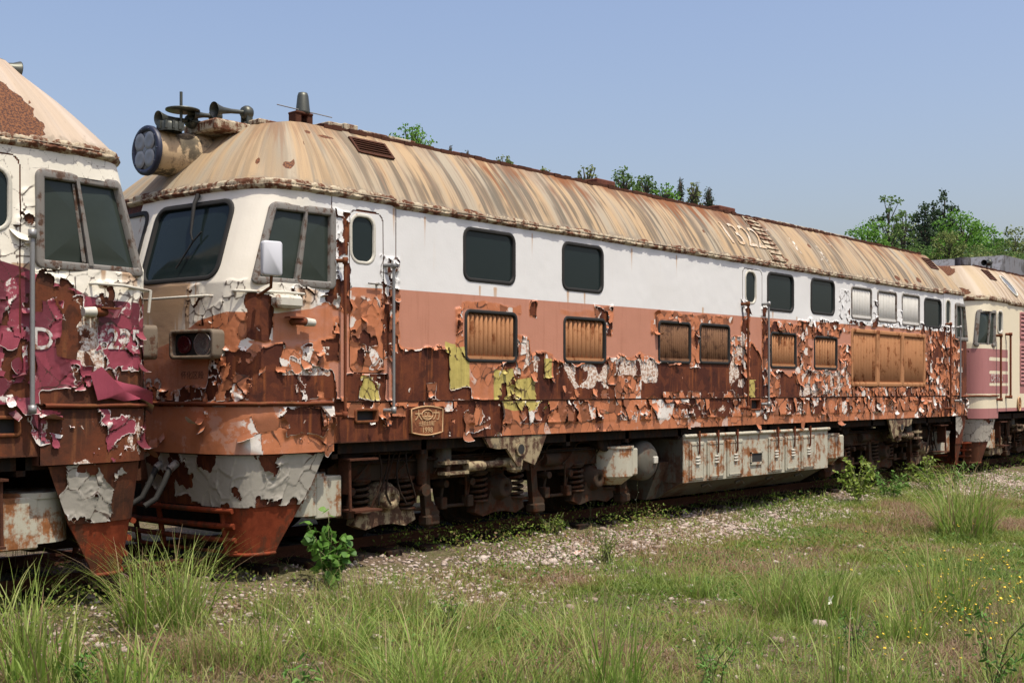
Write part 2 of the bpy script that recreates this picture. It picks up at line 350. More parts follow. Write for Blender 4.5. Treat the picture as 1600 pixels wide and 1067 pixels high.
class Loco:
    def __init__(s, x0, sgn, L, k1=1., k2=1., root=None):
        s.x0, s.sgn, s.L, s.k1, s.k2, s.root = x0, sgn, L, k1, k2, root
        s.amin = -(1.45+NOSE)*k1; s.amax = L+(1.45+NOSE)*k2
    def plan(s, a):
        a = np.asarray(a, float)
        far = (a < s.amin) | (a > s.amax)
        aa = np.where(a < s.amin, 2*s.amin-a, np.where(a > s.amax, 2*s.amax-a, a))
        uf = -aa/s.k1-1.45; ur = (aa-s.L)/s.k2-1.45
        x = np.where(uf > 0, np.interp(uf, _uu, _cx)*s.k1, np.where(ur > 0, s.L-np.interp(ur, _uu, _cx)*s.k2, aa))
        y = np.where(uf > 0, np.interp(uf, _uu, _cy), np.where(ur > 0, np.interp(ur, _uu, _cy), 0.))
        return x, np.where(far, 3.3-y, y)
    def lean(s, a):
        f = np.clip((-a/s.k1-.85)/.85, 0, 1); r = np.clip(((a-s.L)/s.k2-.85)/.85, 0, 1)
        f = f*f*(3-2*f); r = r*r*(3-2*r); return f, r
    def nrm(s, a):
        e = .02; x1, y1 = s.plan(a-e); x2, y2 = s.plan(a+e); tx, ty = x2-x1, y2-y1; n = np.hypot(tx, ty)+1e-9
        return ty/n, -tx/n
    def S(s, a, z, off=0.):
        """point of the shell: a runs along the body and round the nose, z up, off outwards"""
        a = np.asarray(a, float); z = np.asarray(z, float)
        x, y = s.plan(a); nx, ny = s.nrm(a); f, r = s.lean(a)
        l = .29*np.clip(z-ZW, 0, 1.2)
        x = x + l*(f*s.k1-r*s.k2) + nx*off; y = y+ny*off
        return np.stack(np.broadcast_arrays(s.x0+s.sgn*x, y, z), -1)
    def T(s, a):
        a = np.asarray(a, float)
        def end(u, k):    # u distance past the seam
            x = np.interp(u/k, [0, .6, 1.0, 1.5, 1.9, 2.3, 2.9, 1.45+NOSE], [0, .6, .80, .90, .97, 1.03, 1.10, 1.14])*k
            y = np.interp(u/k, [0, .6, 1.0, 1.5, 1.9, 2.3, 2.9, 1.45+NOSE], [.60, .60, .61, .66, .80, 1.0, 1.30, 1.65]); return x, y
        fx, fy = end(np.clip(-a, 0, None), s.k1); rx, ry = end(np.clip(a-s.L, 0, None), s.k2)
        x = np.where(a < 0, -fx, np.where(a > s.L, s.L+rx, a)); y = np.where(a < 0, fy, np.where(a > s.L, ry, .60))
        return x, y
    def W(s, x, y, z): return (s.x0+s.sgn*x, y, z)
    # ---- param mesh on the shell
    def grid(s, name, mat, A, Z, off=0., keep=None, attrs=None, parent=None, push=None):
        AA, ZZ = np.meshgrid(A, Z, indexing='ij'); na, nz = len(A), len(Z)
        O = off if push is None else off+push
        P = s.S(AA, ZZ, O).reshape(-1, 3)
        i = np.arange(na*nz).reshape(na, nz)
        F = np.stack([i[:-1, :-1], i[1:, :-1], i[1:, 1:], i[:-1, 1:]], -1)
        if s.sgn < 0: F = F[..., ::-1]
        F = F.reshape(-1, 4)
        if keep is not None: F = F[keep.reshape(-1)]
        uv = np.stack([AA, ZZ], -1).reshape(-1, 2)
        if keep is not None:
            used = np.unique(F); re = np.full(len(P), -1); re[used] = np.arange(len(used)); F = re[F]; P = P[used]; uv = uv[used]
            attrs = {k: v.reshape(-1)[used] for k, v in (attrs or {}).items()}
        else: attrs = {k: v.reshape(-1) for k, v in (attrs or {}).items()}
        return np_mesh(name, P, F, mat, parent or s.root, uv, attrs)
def sm(x, a, b):
    t = np.clip((x-a)/(b-a), 0, 1); return t*t*(3-2*t)
def rr(a0, a1, z0, z1, r, n=5, skew=0.):
    """rounded rectangle outline in (a,z), counter-clockwise; skew slides the low front edge"""
    pts = []
    for (cx, cz, q) in ((a1-r, z0+r, -90), (a1-r, z1-r, 0), (a0+r, z1-r, 90), (a0+r, z0+r, 180)):
        for k in range(n+1):
            t = math.radians(q+90*k/n); pts.append((cx+r*math.cos(t), cz+r*math.sin(t)))
    return pts
def inside(AA, ZZ, o, g=0.):
    a0, a1, z0, z1, r = o; a0 -= g; a1 += g; z0 -= g; z1 += g; r = max(r+g, .005)
    dx = np.maximum(np.maximum(a0+r-AA, AA-(a1-r)), 0); dz = np.maximum(np.maximum(z0+r-ZZ, ZZ-(z1-r)), 0)
    return (np.hypot(dx, dz) < r) & (AA > a0) & (AA < a1) & (ZZ > z0) & (ZZ < z1)
def ring(L, name, mat, o, wd, d0, d1, parent, wi=None):
    """window surround: band around the rounded rectangle o"""
    a0, a1, z0, z1, r = o; h = wd/2
    inn = rr(a0+h, a1-h, z0+h, z1-h, max(r-h, .01)); out = rr(a0-h, a1+h, z0-h, z1+h, r+h)
    m = MB(); n = len(inn); rows = [(inn, d0), (inn, d1-.004), (rr(a0+h*.6, a1-h*.6, z0+h*.6, z1-h*.6, max(r-h*.6, .012)), d1), (rr(a0-h*.6, a1+h*.6, z0-h*.6, z1+h*.6, r+h*.6), d1), (out, d1-.006), (out, -.01)]
    vs_ = [tuple(L.S(p[0], p[1], d)) for (ps, d) in rows for p in ps]
    fs = [(i*n+k, i*n+(k+1) % n, (i+1)*n+(k+1) % n, (i+1)*n+k) for i in range(len(rows)-1) for k in range(n)]
    m.add(vs_, fs, True); return m.build(name, mat, parent, flip=L.sgn < 0)
def pane(L, name, mat, o, d, parent, inset=0.):
    a0, a1, z0, z1, r = o; ps = rr(a0+inset, a1-inset, z0+inset, z1-inset, max(r-inset, .01))
    c = ((a0+a1)/2, (z0+z1)/2); vs_ = [tuple(L.S(c[0], c[1], d))]
    for k in range(1, 5): vs_ += [tuple(L.S(c[0]+(p[0]-c[0])*k/4, c[1]+(p[1]-c[1])*k/4, d)) for p in ps]
    n = len(ps); fs = [(0, 1+k, 1+(k+1) % n) for k in range(n)]
    fs += [(1+i*n+k, 1+(i+1)*n+k, 1+(i+1)*n+(k+1) % n, 1+i*n+(k+1) % n) for i in range(3) for k in range(n)]
    m = MB(); m.add(vs_, fs, True); return m.build(name, mat, parent, flip=L.sgn < 0)
def window(L, o, parent, frame='rubber', glass='glass', wd=.045, proud=.018, name='window'):
    w_ = ring(L, name, frame, o, wd, -.05, proud, parent); pane(L, 'pane', glass, o, -.012, w_, wd*.3); return w_
def louvre(L, o, parent, mat, n, frame='rubber', wd=.04, proud=.02, name='louvre', sub=True):
    a0, a1, z0, z1, r = o; m = MB(); pitch = (a1-a0-wd)/n; b0 = a0+wd/2
    for i in range(n):
        c = b0+(i+.5)*pitch; h = pitch*.42; K = 7; vs_ = []
        jt = random.uniform(-.3, .3)*pitch*.15
        for zz in (z0+.02, z0+.05, z1-.05, z1-.02):
            e = 1 if z0+.03 < zz < z1-.03 else .25
            for k in range(K):
                t = math.pi*k/(K-1); vs_.append(tuple(L.S(c+jt-h*math.cos(t), zz, -.050+.052*e*math.sin(t)**.8)))
        m.add(vs_, [(j*K+k, j*K+k+1, (j+1)*K+k+1, (j+1)*K+k) for j in range(3) for k in range(K-1)], True)
    # cross strips; backing painted near-black as the shade between slats
    A = [tuple(L.S(x, z, -.052)) for x, z in ((a0, z0), (a1, z0), (a1, z1), (a0, z1))]
    m.mat(1).add(A, [(0, 1, 2, 3)]); m.mat(0)
    for zz in (z0+.035,):
        vs_ = [tuple(L.S(x, z, d)) for d in (-.04, .006) for x, z in ((a0, zz-.02), (a1, zz-.02), (a1, zz+.02), (a0, zz+.02))]
        m.add(vs_, [(4, 5, 6, 7), (0, 1, 5, 4), (2, 3, 7, 6)])
    lo = m.build(name, [M[mat], M['recess_shade']], parent, flip=L.sgn < 0)
    if frame: ring(L, 'louvre_frame', frame, o, wd, -.05, proud, lo)
    return lo
# ------------------------------------------------------------------ flaking paint
def paint_field(AA, ZZ, I, seed, cs=(.10, .13), thr=.60):
    wx = fbm(AA*4, ZZ*4, seed+50, 3)-.5; wz = fbm(AA*4, ZZ*4, seed+60, 3)-.5
    f1, f2, cx, cz, hid = voronoi((AA+wx*.12)/cs[0], (ZZ+wz*.12)/cs[1], seed)
    big = fbm(AA*1.7, ZZ*2.0, seed+3, 3)-.5; fine = fbm(AA*11, ZZ*11, seed+4, 5)-.5
    bx = fbm(AA*4.5, ZZ*4.5, seed+8, 3)-.5
    g = I + .28*(hid-.5)*sm(I, .25, .55) + .30*big + .34*bx + .20*fine - thr
    return g, f1, f2, cx*cs[0], cz*cs[1], hid
def paint_layer(L, name, mat, A, Z, I, zone, yel, holes, seed, stain=None, lines=(), parent=None, amp=1., cs=(.10, .13), off=.006, thr=.60, extra=None, cream=0., c0=.30):
    AA, ZZ = np.meshgrid(A, Z, indexing='ij'); ha, hz = A[1]-A[0], Z[1]-Z[0]
    g, f1, f2, cx, cz, hid = paint_field(AA, ZZ, I, seed, cs, thr)
    h2 = (hid*7919) % 1.0; h3 = (hid*104729) % 1.0
    ga, gz = np.gradient(g, ha, hz); gm = np.hypot(ga, gz)+1e-3; dist = np.clip(-g/gm, 0, .4)
    # plates tilt away, mostly at their lower edge
    K = sm(I, .30, .58)
    dz = np.clip(.5+(cz-ZZ)/cs[1]*.75, 0, 1.3); dx = np.clip(.5+np.where(h3 > .5, 1, -1)*(cx-AA)/cs[0]*.7, 0, 1.3)
    tilt = (.75*dz**1.6+.35*dx**2)*(.002+.036*h2**3)
    B = sm(fbm(AA*6, ZZ*6, seed+9, 2), .35, .75)
    curl = np.exp(-dist/.022)*(.002+.034*B**2)*sm(I, .18, .4)
    und = (fbm(AA*2.2, ZZ*2.2, seed+12, 3)-.5)*.017 + (fbm(AA*14, ZZ*14, seed+13, 2)-.5)*.006*sm(I, .1, .4)
    push = amp*(K*tilt+curl)+und*.6
    # move border vertices onto the tear line
    out = (g > 0); step = np.clip(g/gm, 0, .9*ha)
    AM = AA-np.where(out, step*ga/gm, 0); ZM = ZZ-np.where(out, step*gz/gm, 0)
    ZM = np.clip(ZM, Z[0], Z[-1])
    gf = (g[:-1, :-1]+g[1:, :-1]+g[1:, 1:]+g[:-1, 1:])/4
    mn = np.minimum(np.minimum(g[:-1, :-1], g[1:, :-1]), np.minimum(g[1:, 1:], g[:-1, 1:]))
    keep = mn < 0
    c4 = [hid[:-1, :-1], hid[1:, :-1], hid[1:, 1:], hid[:-1, 1:]]
    p4 = [push[:-1, :-1], push[1:, :-1], push[1:, 1:], push[:-1, 1:]]
    span = np.maximum.reduce(c4)-np.minimum.reduce(c4); ps = np.maximum.reduce(p4)-np.minimum.reduce(p4)
    Ic = I[:-1, :-1]
    keep &= ~((span > 0) & (ps > .010) & (Ic > .3))
    ac = (AA[:-1, :-1]+AA[1:, 1:])/2; zc_ = (ZZ[:-1, :-1]+ZZ[1:, 1:])/2
    for o in holes: keep &= ~inside(ac, zc_, o, .012)
    for o in lines: keep &= ~(inside(ac, zc_, o, .007) & ~inside(ac, zc_, o, -.007))
    if extra is not None: keep &= extra(ac, zc_)
    P = L.S(AM, ZM, off+np.maximum(push, -.004)).reshape(-1, 3)
    i = np.arange(AA.size).reshape(AA.shape)
    F = np.stack([i[:-1, :-1], i[1:, :-1], i[1:, 1:], i[:-1, 1:]], -1)
    if L.sgn < 0: F = F[..., ::-1]
    F = F.reshape(-1, 4)[keep.reshape(-1)]
    used = np.unique(F); re = np.full(AA.size, -1); re[used] = np.arange(len(used)); F = re[F]
    pick = lambda q: np.asarray(q).reshape(-1)[used]
    st = np.zeros_like(AA) if stain is None else stain
    wob = 1+.6*(fbm(AA*9, ZZ*9, seed+30, 2)-.5); crk = np.clip(1-(f2-f1)*cs[0]*wob/.020, 0, 1)*sm(I, c0, c0+.08)*sm(fbm(AA*2.5, ZZ*2.5, seed+31, 2), .30, .48)
    rim = np.clip(1-dist/.022, 0, 1)*sm(fbm(AA*3, ZZ*3, seed+21, 2), .38, .6)
    return np_mesh(name, P[used], F, mat, parent or L.root, np.stack([AA, ZZ], -1).reshape(-1, 2)[used],
                   dict(zone=pick(zone), wear=pick(I), yel=pick(yel), stain=pick(st), var=pick(h3), rim=pick(rim), crk=pick(crk), cream=pick(cream+0*AA))), g
def flakes(L, name, mat, A, Z, I, g, zone, yel, n, seed, lo=-.22, hi=.06, size=(.04, .11), parent=None, holes=(), off=.006, down=.8):
    """loose curls of paint standing off the tear lines"""
    r = np.random.default_rng(seed); ok = np.argwhere((g > lo) & (g < hi) & (I > .32)); V = []; F = []; at_ = {k: [] for k in ('zone', 'wear', 'yel', 'stain', 'var', 'rim')}; UV = []
    if len(ok) == 0: return
    for (ia, iz) in ok[r.integers(0, len(ok), n)]:
        a, z = A[ia], Z[iz]
        if any(inside(np.array(a), np.array(z), o, .03) for o in holes): continue
        wdt = r.uniform(*size)*1.25; ln = r.uniform(*size)*1.25; th0 = r.uniform(.02, .45); kap = r.uniform(-.3, 1.2) if r.random() < .75 else r.uniform(1.2, 3.2); fv = r.random()
        dirn = math.pi/2 + r.normal(0, .35) if r.random() < down else r.uniform(0, 2*math.pi)   # direction of the free end
        ux, uz = math.cos(dirn), -math.sin(dirn); wx, wz = -uz, ux; nu, nw = 7, 6; b = len(V)
        taper = r.uniform(-.15, .45); jag = r.uniform(-.3, .3, nw); lj = np.convolve(np.r_[0, 1+r.uniform(-.30, .12, nw), 0], [.25, .5, .25], 'same')[1:-1]; lj[0] *= 1.15; lj[-1] *= 1.15; cup = r.uniform(-.25, .25)
        s_ = 0.; o_ = off+.002; path = []
        for k in range(nu):
            t = k/(nu-1); path.append((s_, o_)); th = th0+kap*t; s_ += ln/(nu-1)*math.cos(th); o_ += ln/(nu-1)*math.sin(th)
        path = np.array(path)
        for j in range(nw):
            q = (j/(nw-1)-.5)
            for k in range(nu):
                t = k/(nu-1)*lj[j]; kk = min(t*(nu-1), nu-1); ss = np.interp(kk, range(nu), path[:, 0]); oo = np.interp(kk, range(nu), path[:, 1])
                ww = q*wdt*(1-taper*t)*(1+.25*math.sin(3*t+jag[j]*9)); oo += cup*abs(q)*2*wdt*t*.5
                aa = a+ux*ss+wx*ww; zz = z+uz*ss+wz*ww
                V.append(L.S(aa, zz, max(oo, .004))); UV.append((aa, zz))
                at_['zone'].append(zone[ia, iz]); at_['wear'].append(I[ia, iz]); at_['yel'].append(yel[ia, iz]); at_['stain'].append(0); at_['var'].append(fv); at_['rim'].append(.9 if k == nu-1 else 0)
        flip = (ux*wz-uz*wx > 0)
        for j in range(nw-1):
            for k in range(nu-1):
                q = (b+j*nu+k, b+j*nu+k+1, b+(j+1)*nu+k+1, b+(j+1)*nu+k); F.append(q)
    V = np.array(V); F = np.array(F)
    # outward winding, tested on the first quad of each flake is unreliable once curled: use the (a,z) winding instead
    UVn = np.array(UV); p = UVn[F]; cr = (p[:, 1, 0]-p[:, 0, 0])*(p[:, 3, 1]-p[:, 0, 1])-(p[:, 1, 1]-p[:, 0, 1])*(p[:, 3, 0]-p[:, 0, 0])
    per = (nu-1)*(nw-1); sgn_ = np.repeat(np.sign(cr.reshape(-1, per)[:, 0:1]), per, axis=1).reshape(-1)
    bad = (sgn_ < 0) != (L.sgn < 0); F[bad] = F[bad][:, ::-1]
    o = np_mesh(name, V, F, mat, parent or L.root, UV, at_); tag(o, kind='stuff'); return o
# ------------------------------------------------------------------ roof, gutter
def roof(L, a0, a1, mat, holes=(), amt_front=.35, spots=(), white=(), step=.05, nv=26, gut='gutter', cabraise=.03, ragged=1.):
    A = np.arange(a0, a1+step/2, step); Vv = np.linspace(0, 1, nv); AA, VV = np.meshgrid(A, Vv, indexing='ij')
    lift = cabraise*(sm(-AA, -.02, .06)+sm(AA-L.L, -.02, .06))
    B = L.S(AA, ZG+.03+0*AA, .035); tx, ty = L.T(AA); tx = L.x0+L.sgn*tx
    zt = ZT+0*AA
    X = B[..., 0]*(1-VV)+tx*VV; Y = B[..., 1]*(1-VV)+ty*VV; Zz = (ZG+.03+lift)*(1-VV)+zt*VV
    bul = .035*np.sin(np.pi*VV); nx, ny = L.nrm(AA); X = X+L.sgn*nx*bul; Y = Y+ny*bul; Zz = Zz+bul*.5+(fbm(AA*1.2, VV*2, 5, 3)-.5)*.016
    i = np.arange(AA.size).reshape(AA.shape); F = np.stack([i[:-1, :-1], i[1:, :-1], i[1:, 1:], i[:-1, 1:]], -1)
    if L.sgn < 0: F = F[..., ::-1]
    F = F.reshape(-1, 4)
    spot = np.zeros_like(AA); wht = np.zeros_like(AA); H = 1.05
    nz_ = fbm(AA*14, VV*14, 77, 4)-.5
    for (sa, sv, ra, rv) in spots: spot = np.maximum(spot, 1.0-.5*np.hypot((AA-sa)/ra, (VV-sv)/rv)+nz_*.9*.5)
    for (sa, sv, ra, rv, am) in white: wht = np.maximum(wht, am*np.exp(-((AA-sa)/ra)**2-((VV-sv)/rv)**2))
    onend = sm(-AA/L.k1, .0, .9)+sm((AA-L.L)/L.k2, .0, .9)
    amt = 1-onend*(1-amt_front)
    o = np_mesh('roof_slope', np.stack([X, Y, Zz], -1).reshape(-1, 3), F, M[mat], L.root, np.stack([AA, VV*H], -1).reshape(-1, 2),
                dict(spot=spot.ravel(), wht=wht.ravel(), amt=amt.ravel(), top=(VV**3).ravel(), bot=((1-VV)**5).ravel()))
    # flat top, both halves
    aT = A; ex, ey = L.T(aT); m = MB(); n = len(aT); ex = L.x0+L.sgn*ex
    vs_ = [(x, y, ZT) for x, y in zip(ex, ey)] + [(x, 1.65, ZT+.05) for x in ex] + [(x, 3.3-y, ZT) for x, y in zip(ex, ey)]
    fs = [(j, j+1, n+j+1, n+j) for j in range(n-1)]+[(n+j, n+j+1, 2*n+j+1, 2*n+j) for j in range(n-1)]
    m.add(vs_, fs, True); m.build('roof_top', 'roof_box', L.root, flip=L.sgn < 0)
    # far slope (plain)
    A2 = np.arange(a0, a1+.1, .2); bx = L.S(A2, ZG+.03+0*A2, .03); tx2, ty2 = L.T(A2); m = MB(); n = len(A2)
    vs_ = [(p[0], 3.3-p[1], p[2]) for p in bx]+[(L.x0+L.sgn*x, 3.3-y, ZT) for x, y in zip(tx2, ty2)]
    m.add(vs_, [(j+1, j, n+j, n+j+1) for j in range(n-1)], True); m.build('roof_slope', 'roof_box', L.root, flip=L.sgn < 0)
    # rain gutter: broken, flaking ledge
    A = np.arange(a0, a1, .022*max(1, step/.05)); prof = np.array([(-.012, -.050), (.016, -.034), (.048, -.018), (.054, -.008), (.048, .004), (.030, .008), (.028, .016), (.032, .040), (.024, .055), (.006, .07)])
    AA, K = np.meshgrid(A, np.arange(len(prof)), indexing='ij')
    n1 = (fbm(AA*16, K*.9+0*AA, 21, 4)-.5)*ragged; n2 = (fbm(AA*5, K*.4+3, 22, 3)-.5)*ragged; n3 = (vnoise(AA*38, K*1.3+0*AA, 9)-.5)*ragged
    edge = (K == 3)|(K == 2); chip = sm(fbm(AA*7, AA*0, 55, 3), .50, .62)*edge*.016; off = prof[K, 0]-chip+n1*.016+n2*.006+n3*.012; dz = prof[K, 1]+n1*.012+n2*.014+n3*.010
    lift = cabraise*(sm(-AA, -.02, .06)+sm(AA-L.L, -.02, .06))
    P = L.S(AA, ZG+dz+0*AA, off); P[..., 2] = ZG+dz+lift
    P[..., 0] = L.S(AA, ZG+0*AA, off)[..., 0]
    i = np.arange(AA.size).reshape(AA.shape); F = np.stack([i[:-1, :-1], i[1:, :-1], i[1:, 1:], i[:-1, 1:]], -1)
    if L.sgn < 0: F = F[..., ::-1]
    np_mesh('rain_gutter', P.reshape(-1, 3), F.reshape(-1, 4), M[gut], L.root, smooth=False)
    # shoulder rail along the roof edge
    m = MB(); aa = np.arange(max(a0, -.5), min(a1, L.L+.3), .12)
    for j in range(len(aa)-1):
        if vnoise(np.array(aa[j]*2.1), np.array(.5), 31) > .08:
            jt = random.uniform(-.008, .010); j2 = random.uniform(-.01, .012)
            x0, x1 = sorted((L.x0+L.sgn*aa[j], L.x0+L.sgn*(aa[j+1]+.01))); m.box(x0, x1, .585+j2, .66, ZT-.015, ZT+.032+jt)
    m.build('roof_edge_rail', 'rust_dark', L.root)
    return o
def body_walls(L, a0, a1, holes, mat, prim, step=.025, zlo=ZB):
    A = np.arange(a0, a1+step/2, step)
    for nm, za, zb, off in (('body_side', ZS+.004, ZG+.03, 0.), ('sole_bar', zlo, ZS-.006, -.014)):
        Z = np.linspace(za, zb, max(2, int((zb-za)/step)+1)); AA, ZZ = np.meshgrid(A, Z, indexing='ij')
        ac = (AA[:-1, :-1]+AA[1:, 1:])/2; zc_ = (ZZ[:-1, :-1]+ZZ[1:, 1:])/2
        keep = np.ones(ac.shape, bool)
        for o in holes: keep &= ~inside(ac, zc_, o)
        L.grid(nm, mat, A, Z, off, keep, dict(prim=prim(AA, ZZ)))
    m = MB()     # lower lip of the sole bar
    aa = np.arange(a0, a1, .1); n = len(aa)
    for z_, d0, d1 in ((zlo, -.12, -.010), (ZS-.004, -.03, .004)):
        p = [tuple(q) for q in L.S(aa, z_+0*aa, d1)]+[tuple(q) for q in L.S(aa, z_+0*aa, d0)]
        m.add(p, [(j, n+j, n+j+1, j+1) for j in range(n-1)])
        p = [tuple(q) for q in L.S(aa, z_+0*aa, d1)]+[tuple(q) for q in L.S(aa, z_+.012+0*aa, d1)]
        m.add(p, [(j, j+1, n+j+1, n+j) for j in range(n-1)])
    m.build('sill_lip', 'rust_dark', L.root, flip=L.sgn < 0)
def far_side(L, mat_name='rust_red'):
    """the side and half fronts turned away from the track camera"""
    A = np.r_[L.amin-(1.45+NOSE)*L.k1, np.arange(L.amin-(1.45+NOSE)*L.k1+.1, L.amin+.01, .1)]
    m = MB()
    for seg in (np.linspace(L.amin-NOSE*L.k1-1.45*L.k1, L.amin, 36), np.linspace(L.amax, L.amax+(NOSE+1.45)*L.k2, 36)):
        for za, zb, c in ((ZB, ZW, 0), (ZW, ZG+.03, 1)):
            n = len(seg); p = [tuple(q) for q in L.S(seg, za+0*seg)]+[tuple(q) for q in L.S(seg, zb+0*seg)]
            m.mat(c).add(p, [(j, j+1, n+j+1, n+j) for j in range(n-1)], True)
    for za, zb, c in ((ZB, ZW, 0), (ZW, ZG+.03, 1)):
        x0, x1 = L.x0, L.x0+L.sgn*L.L; m.mat(c).add([(x1, 3.3, za), (x0, 3.3, za), (x0, 3.3, zb), (x1, 3.3, zb)], [(0, 1, 2, 3)])
    m.build('body_side', [M[mat_name], M['cream_metal']], L.root, flip=L.sgn < 0)
def handrail(L, a, z0, z1, mat='rust_red', y=-.10, r=.017, parent=None, both=True):
    m = MB(); x = L.x0+L.sgn*a
    m.tube([(x, y, z0), (x, y, z1)], r, 10)
    for z in ((z0+.03, z1-.03) if both else (z1-.03,)):
        m.tube([(x-.0*L.sgn, y, z), (x-.03*L.sgn, y*.5, z), (x-.05*L.sgn, .0, z)], r*1.25, 8); m.lathe((x, y, z-.035), (0, 0, 1), [(0, 0), (0, r*1.7), (.07, r*1.7), (.07, 0)], 10)
    return m.build('handrail', mat, L.root)
def skirt(L, a_top, a_bot, z0, z1, sub, pmat, seed, detail=True, inset=(.03, .10), wb=.40):
    """grey apron below the sole bar, slanting inwards"""
    aa0 = max(a_top, a_bot)
    A = np.arange(L.amin*1.0-NOSE*.0, aa0, .0125); Z = np.arange(z0, z1, .0125)
    AA, ZZ = np.meshgrid(A, Z, indexing='ij'); t = (ZZ-z0)/(z1-z0); lim = a_bot+(a_top-a_bot)*t
    AS = L.amin+(AA-L.amin)/(aa0-L.amin)*(lim-L.amin); AS0 = AS
    inn = inset[1]+(inset[0]-inset[1])*t
    for nm, off, mt in (('apron', 0., sub), ('apron_paint', .007, pmat)):
        if nm == 'apron': P = L.S(AS, ZZ, -inn); keep = np.ones((len(A)-1, len(Z)-1), bool); at_ = dict(prim=.1+0*AA)
        else:
            I = wb+.34*sm(fbm(AS*1.5, ZZ*1.5, seed, 3), .48, .66)+.12*sm(.3-t, 0, .3)
            g, f1, f2, cx, cz, hid = paint_field(AS, ZZ, I, seed, (.14, .2), .60)
            h2 = (hid*7919) % 1; til = sm(I, .28, .5)*(.5+(cz-ZZ)/.2*.7)*(.002+.009*h2**2)
            ga, gz = np.gradient(g, A[1]-A[0], Z[1]-Z[0]); gm = np.hypot(ga, gz)+1e-3; dist = np.clip(-g/gm, 0, .4)
            st_q = np.where(g > 0, np.clip(g/gm, 0, .014), 0); AS = AS0-st_q*ga/gm; ZZ = np.clip(ZZ-st_q*gz/gm, z0, z1)
            P = L.S(AS, ZZ, -inn+off+np.maximum(til, 0)+np.exp(-dist/.03)*.030*vnoise(AS*8, ZZ*8, 3)**2)
            keep = np.minimum(np.minimum(g[:-1, :-1], g[1:, :-1]), np.minimum(g[1:, 1:], g[:-1, 1:])) < 0
            at_ = dict(zone=1+0*AA, wear=I, yel=0*AA, stain=.35*vnoise(AA*2, ZZ, 4)+.2*(1-t), var=hid, rim=np.clip(1-dist/.02, 0, 1)*.7, crk=np.clip(1-(f2-f1)*.14/.013, 0, 1)*sm(fbm(AS*2, ZZ*2, seed+5, 2), .34, .48))
        i = np.arange(AA.size).reshape(AA.shape); F = np.stack([i[:-1, :-1], i[1:, :-1], i[1:, 1:], i[:-1, 1:]], -1)
        if L.sgn < 0: F = F[..., ::-1]
        F = F.reshape(-1, 4)[keep.ravel()]
        np_mesh(nm, P.reshape(-1, 3), F, mt, L.root, np.stack([AS, ZZ], -1).reshape(-1, 2), {k: v.ravel() for k, v in at_.items()})
def plow(L, a_top, a_bot, z0, z1, half=True):
    """rusty snow plough under the apron: side wing, bars across the front"""
    m = MB(); n = 26; aw = L.amin+ (NOSE*.62)*L.k1       # wing reaches this far round the front
    rows = []
    for i, t in enumerate(np.linspace(0, 1, 6)):
        z = z1+(z0-z1)*t; ae = a_top+(a_bot-a_top)*t; aa = np.linspace(ae, aw-.0, n); ins = .11+.08*t
        rows.append([tuple(q) for q in L.S(aa, z+0*aa, -ins)])
    for back in (0, 1):
        vs_ = [p if not back else (p[0], p[1]+.02, p[2]) for r_ in rows for p in r_]
        fs = [(i*n+k, (i+1)*n+k, (i+1)*n+k+1, i*n+k+1) for i in range(5) for k in range(n-1)]
        m.add(vs_, fs if back else [f[::-1] for f in fs], True)
    for zz, th, d in ((z1-.035, .05, .08), (z1-.19, .055, .12), (z1-.33, .05, .15), (z0+.02, .035, .19)):
        aa = np.linspace(aw+.15, 2*L.amin-aw-.15, 16); p0 = L.S(aa, zz+0*aa, -d)
        m.tube([tuple(q) for q in p0], th*.55, 8)
    for aq in (aw-.02, L.amin+.25, L.amin-.25, 2*L.amin-aw+.02):
        q0 = L.S(aq, z1, -.11); q1 = L.S(aq, z0, -.19); m.tube([tuple(q0), tuple(q1)], .03, 8)
    aa = np.linspace(a_bot, aw, 12); m.tube([tuple(q) for q in L.S(aa, z0+0*aa, -.185)], .018, 8)
    m.build('snow_plough', 'rust_plow', L.root)
def horn(L, x, y, z, parent, ln=.42, r=.085, h=.16, tilt=-.10):
    m = MB(); s = L.sgn
    m.lathe(L.W(x, y, z), (-s, 0, tilt), [(-.02, .03), (0, .022), (ln*.45, .026), (ln*.72, .038), (ln*.88, .058), (ln, r), (ln+.008, r*1.04), (ln+.002, r*.97), (ln*.9, .056), (ln*.7, .03)], 20)
    m.lathe(L.W(x+.01, y, z), (s, 0, 0), [(-.03, .0), (-.03, .055), (0, .075), (.035, .08), (.07, .068), (.09, .03), (.10, 0)], 18)
    m.box(*sorted((L.W(x-.0, 0, 0)[0], L.W(x+.07, 0, 0)[0])), y-.06, y-.04, z-h, z+.0); m.box(*sorted((L.W(x, 0, 0)[0], L.W(x+.07, 0, 0)[0])), y+.04, y+.06, z-h, z+.0)
    m.box(*sorted((L.W(x-.02, 0, 0)[0], L.W(x+.10, 0, 0)[0])), y-.08, y+.08, z-h-.02, z-h+.005)
    o = m.build('horn', 'horn', parent)
    return o
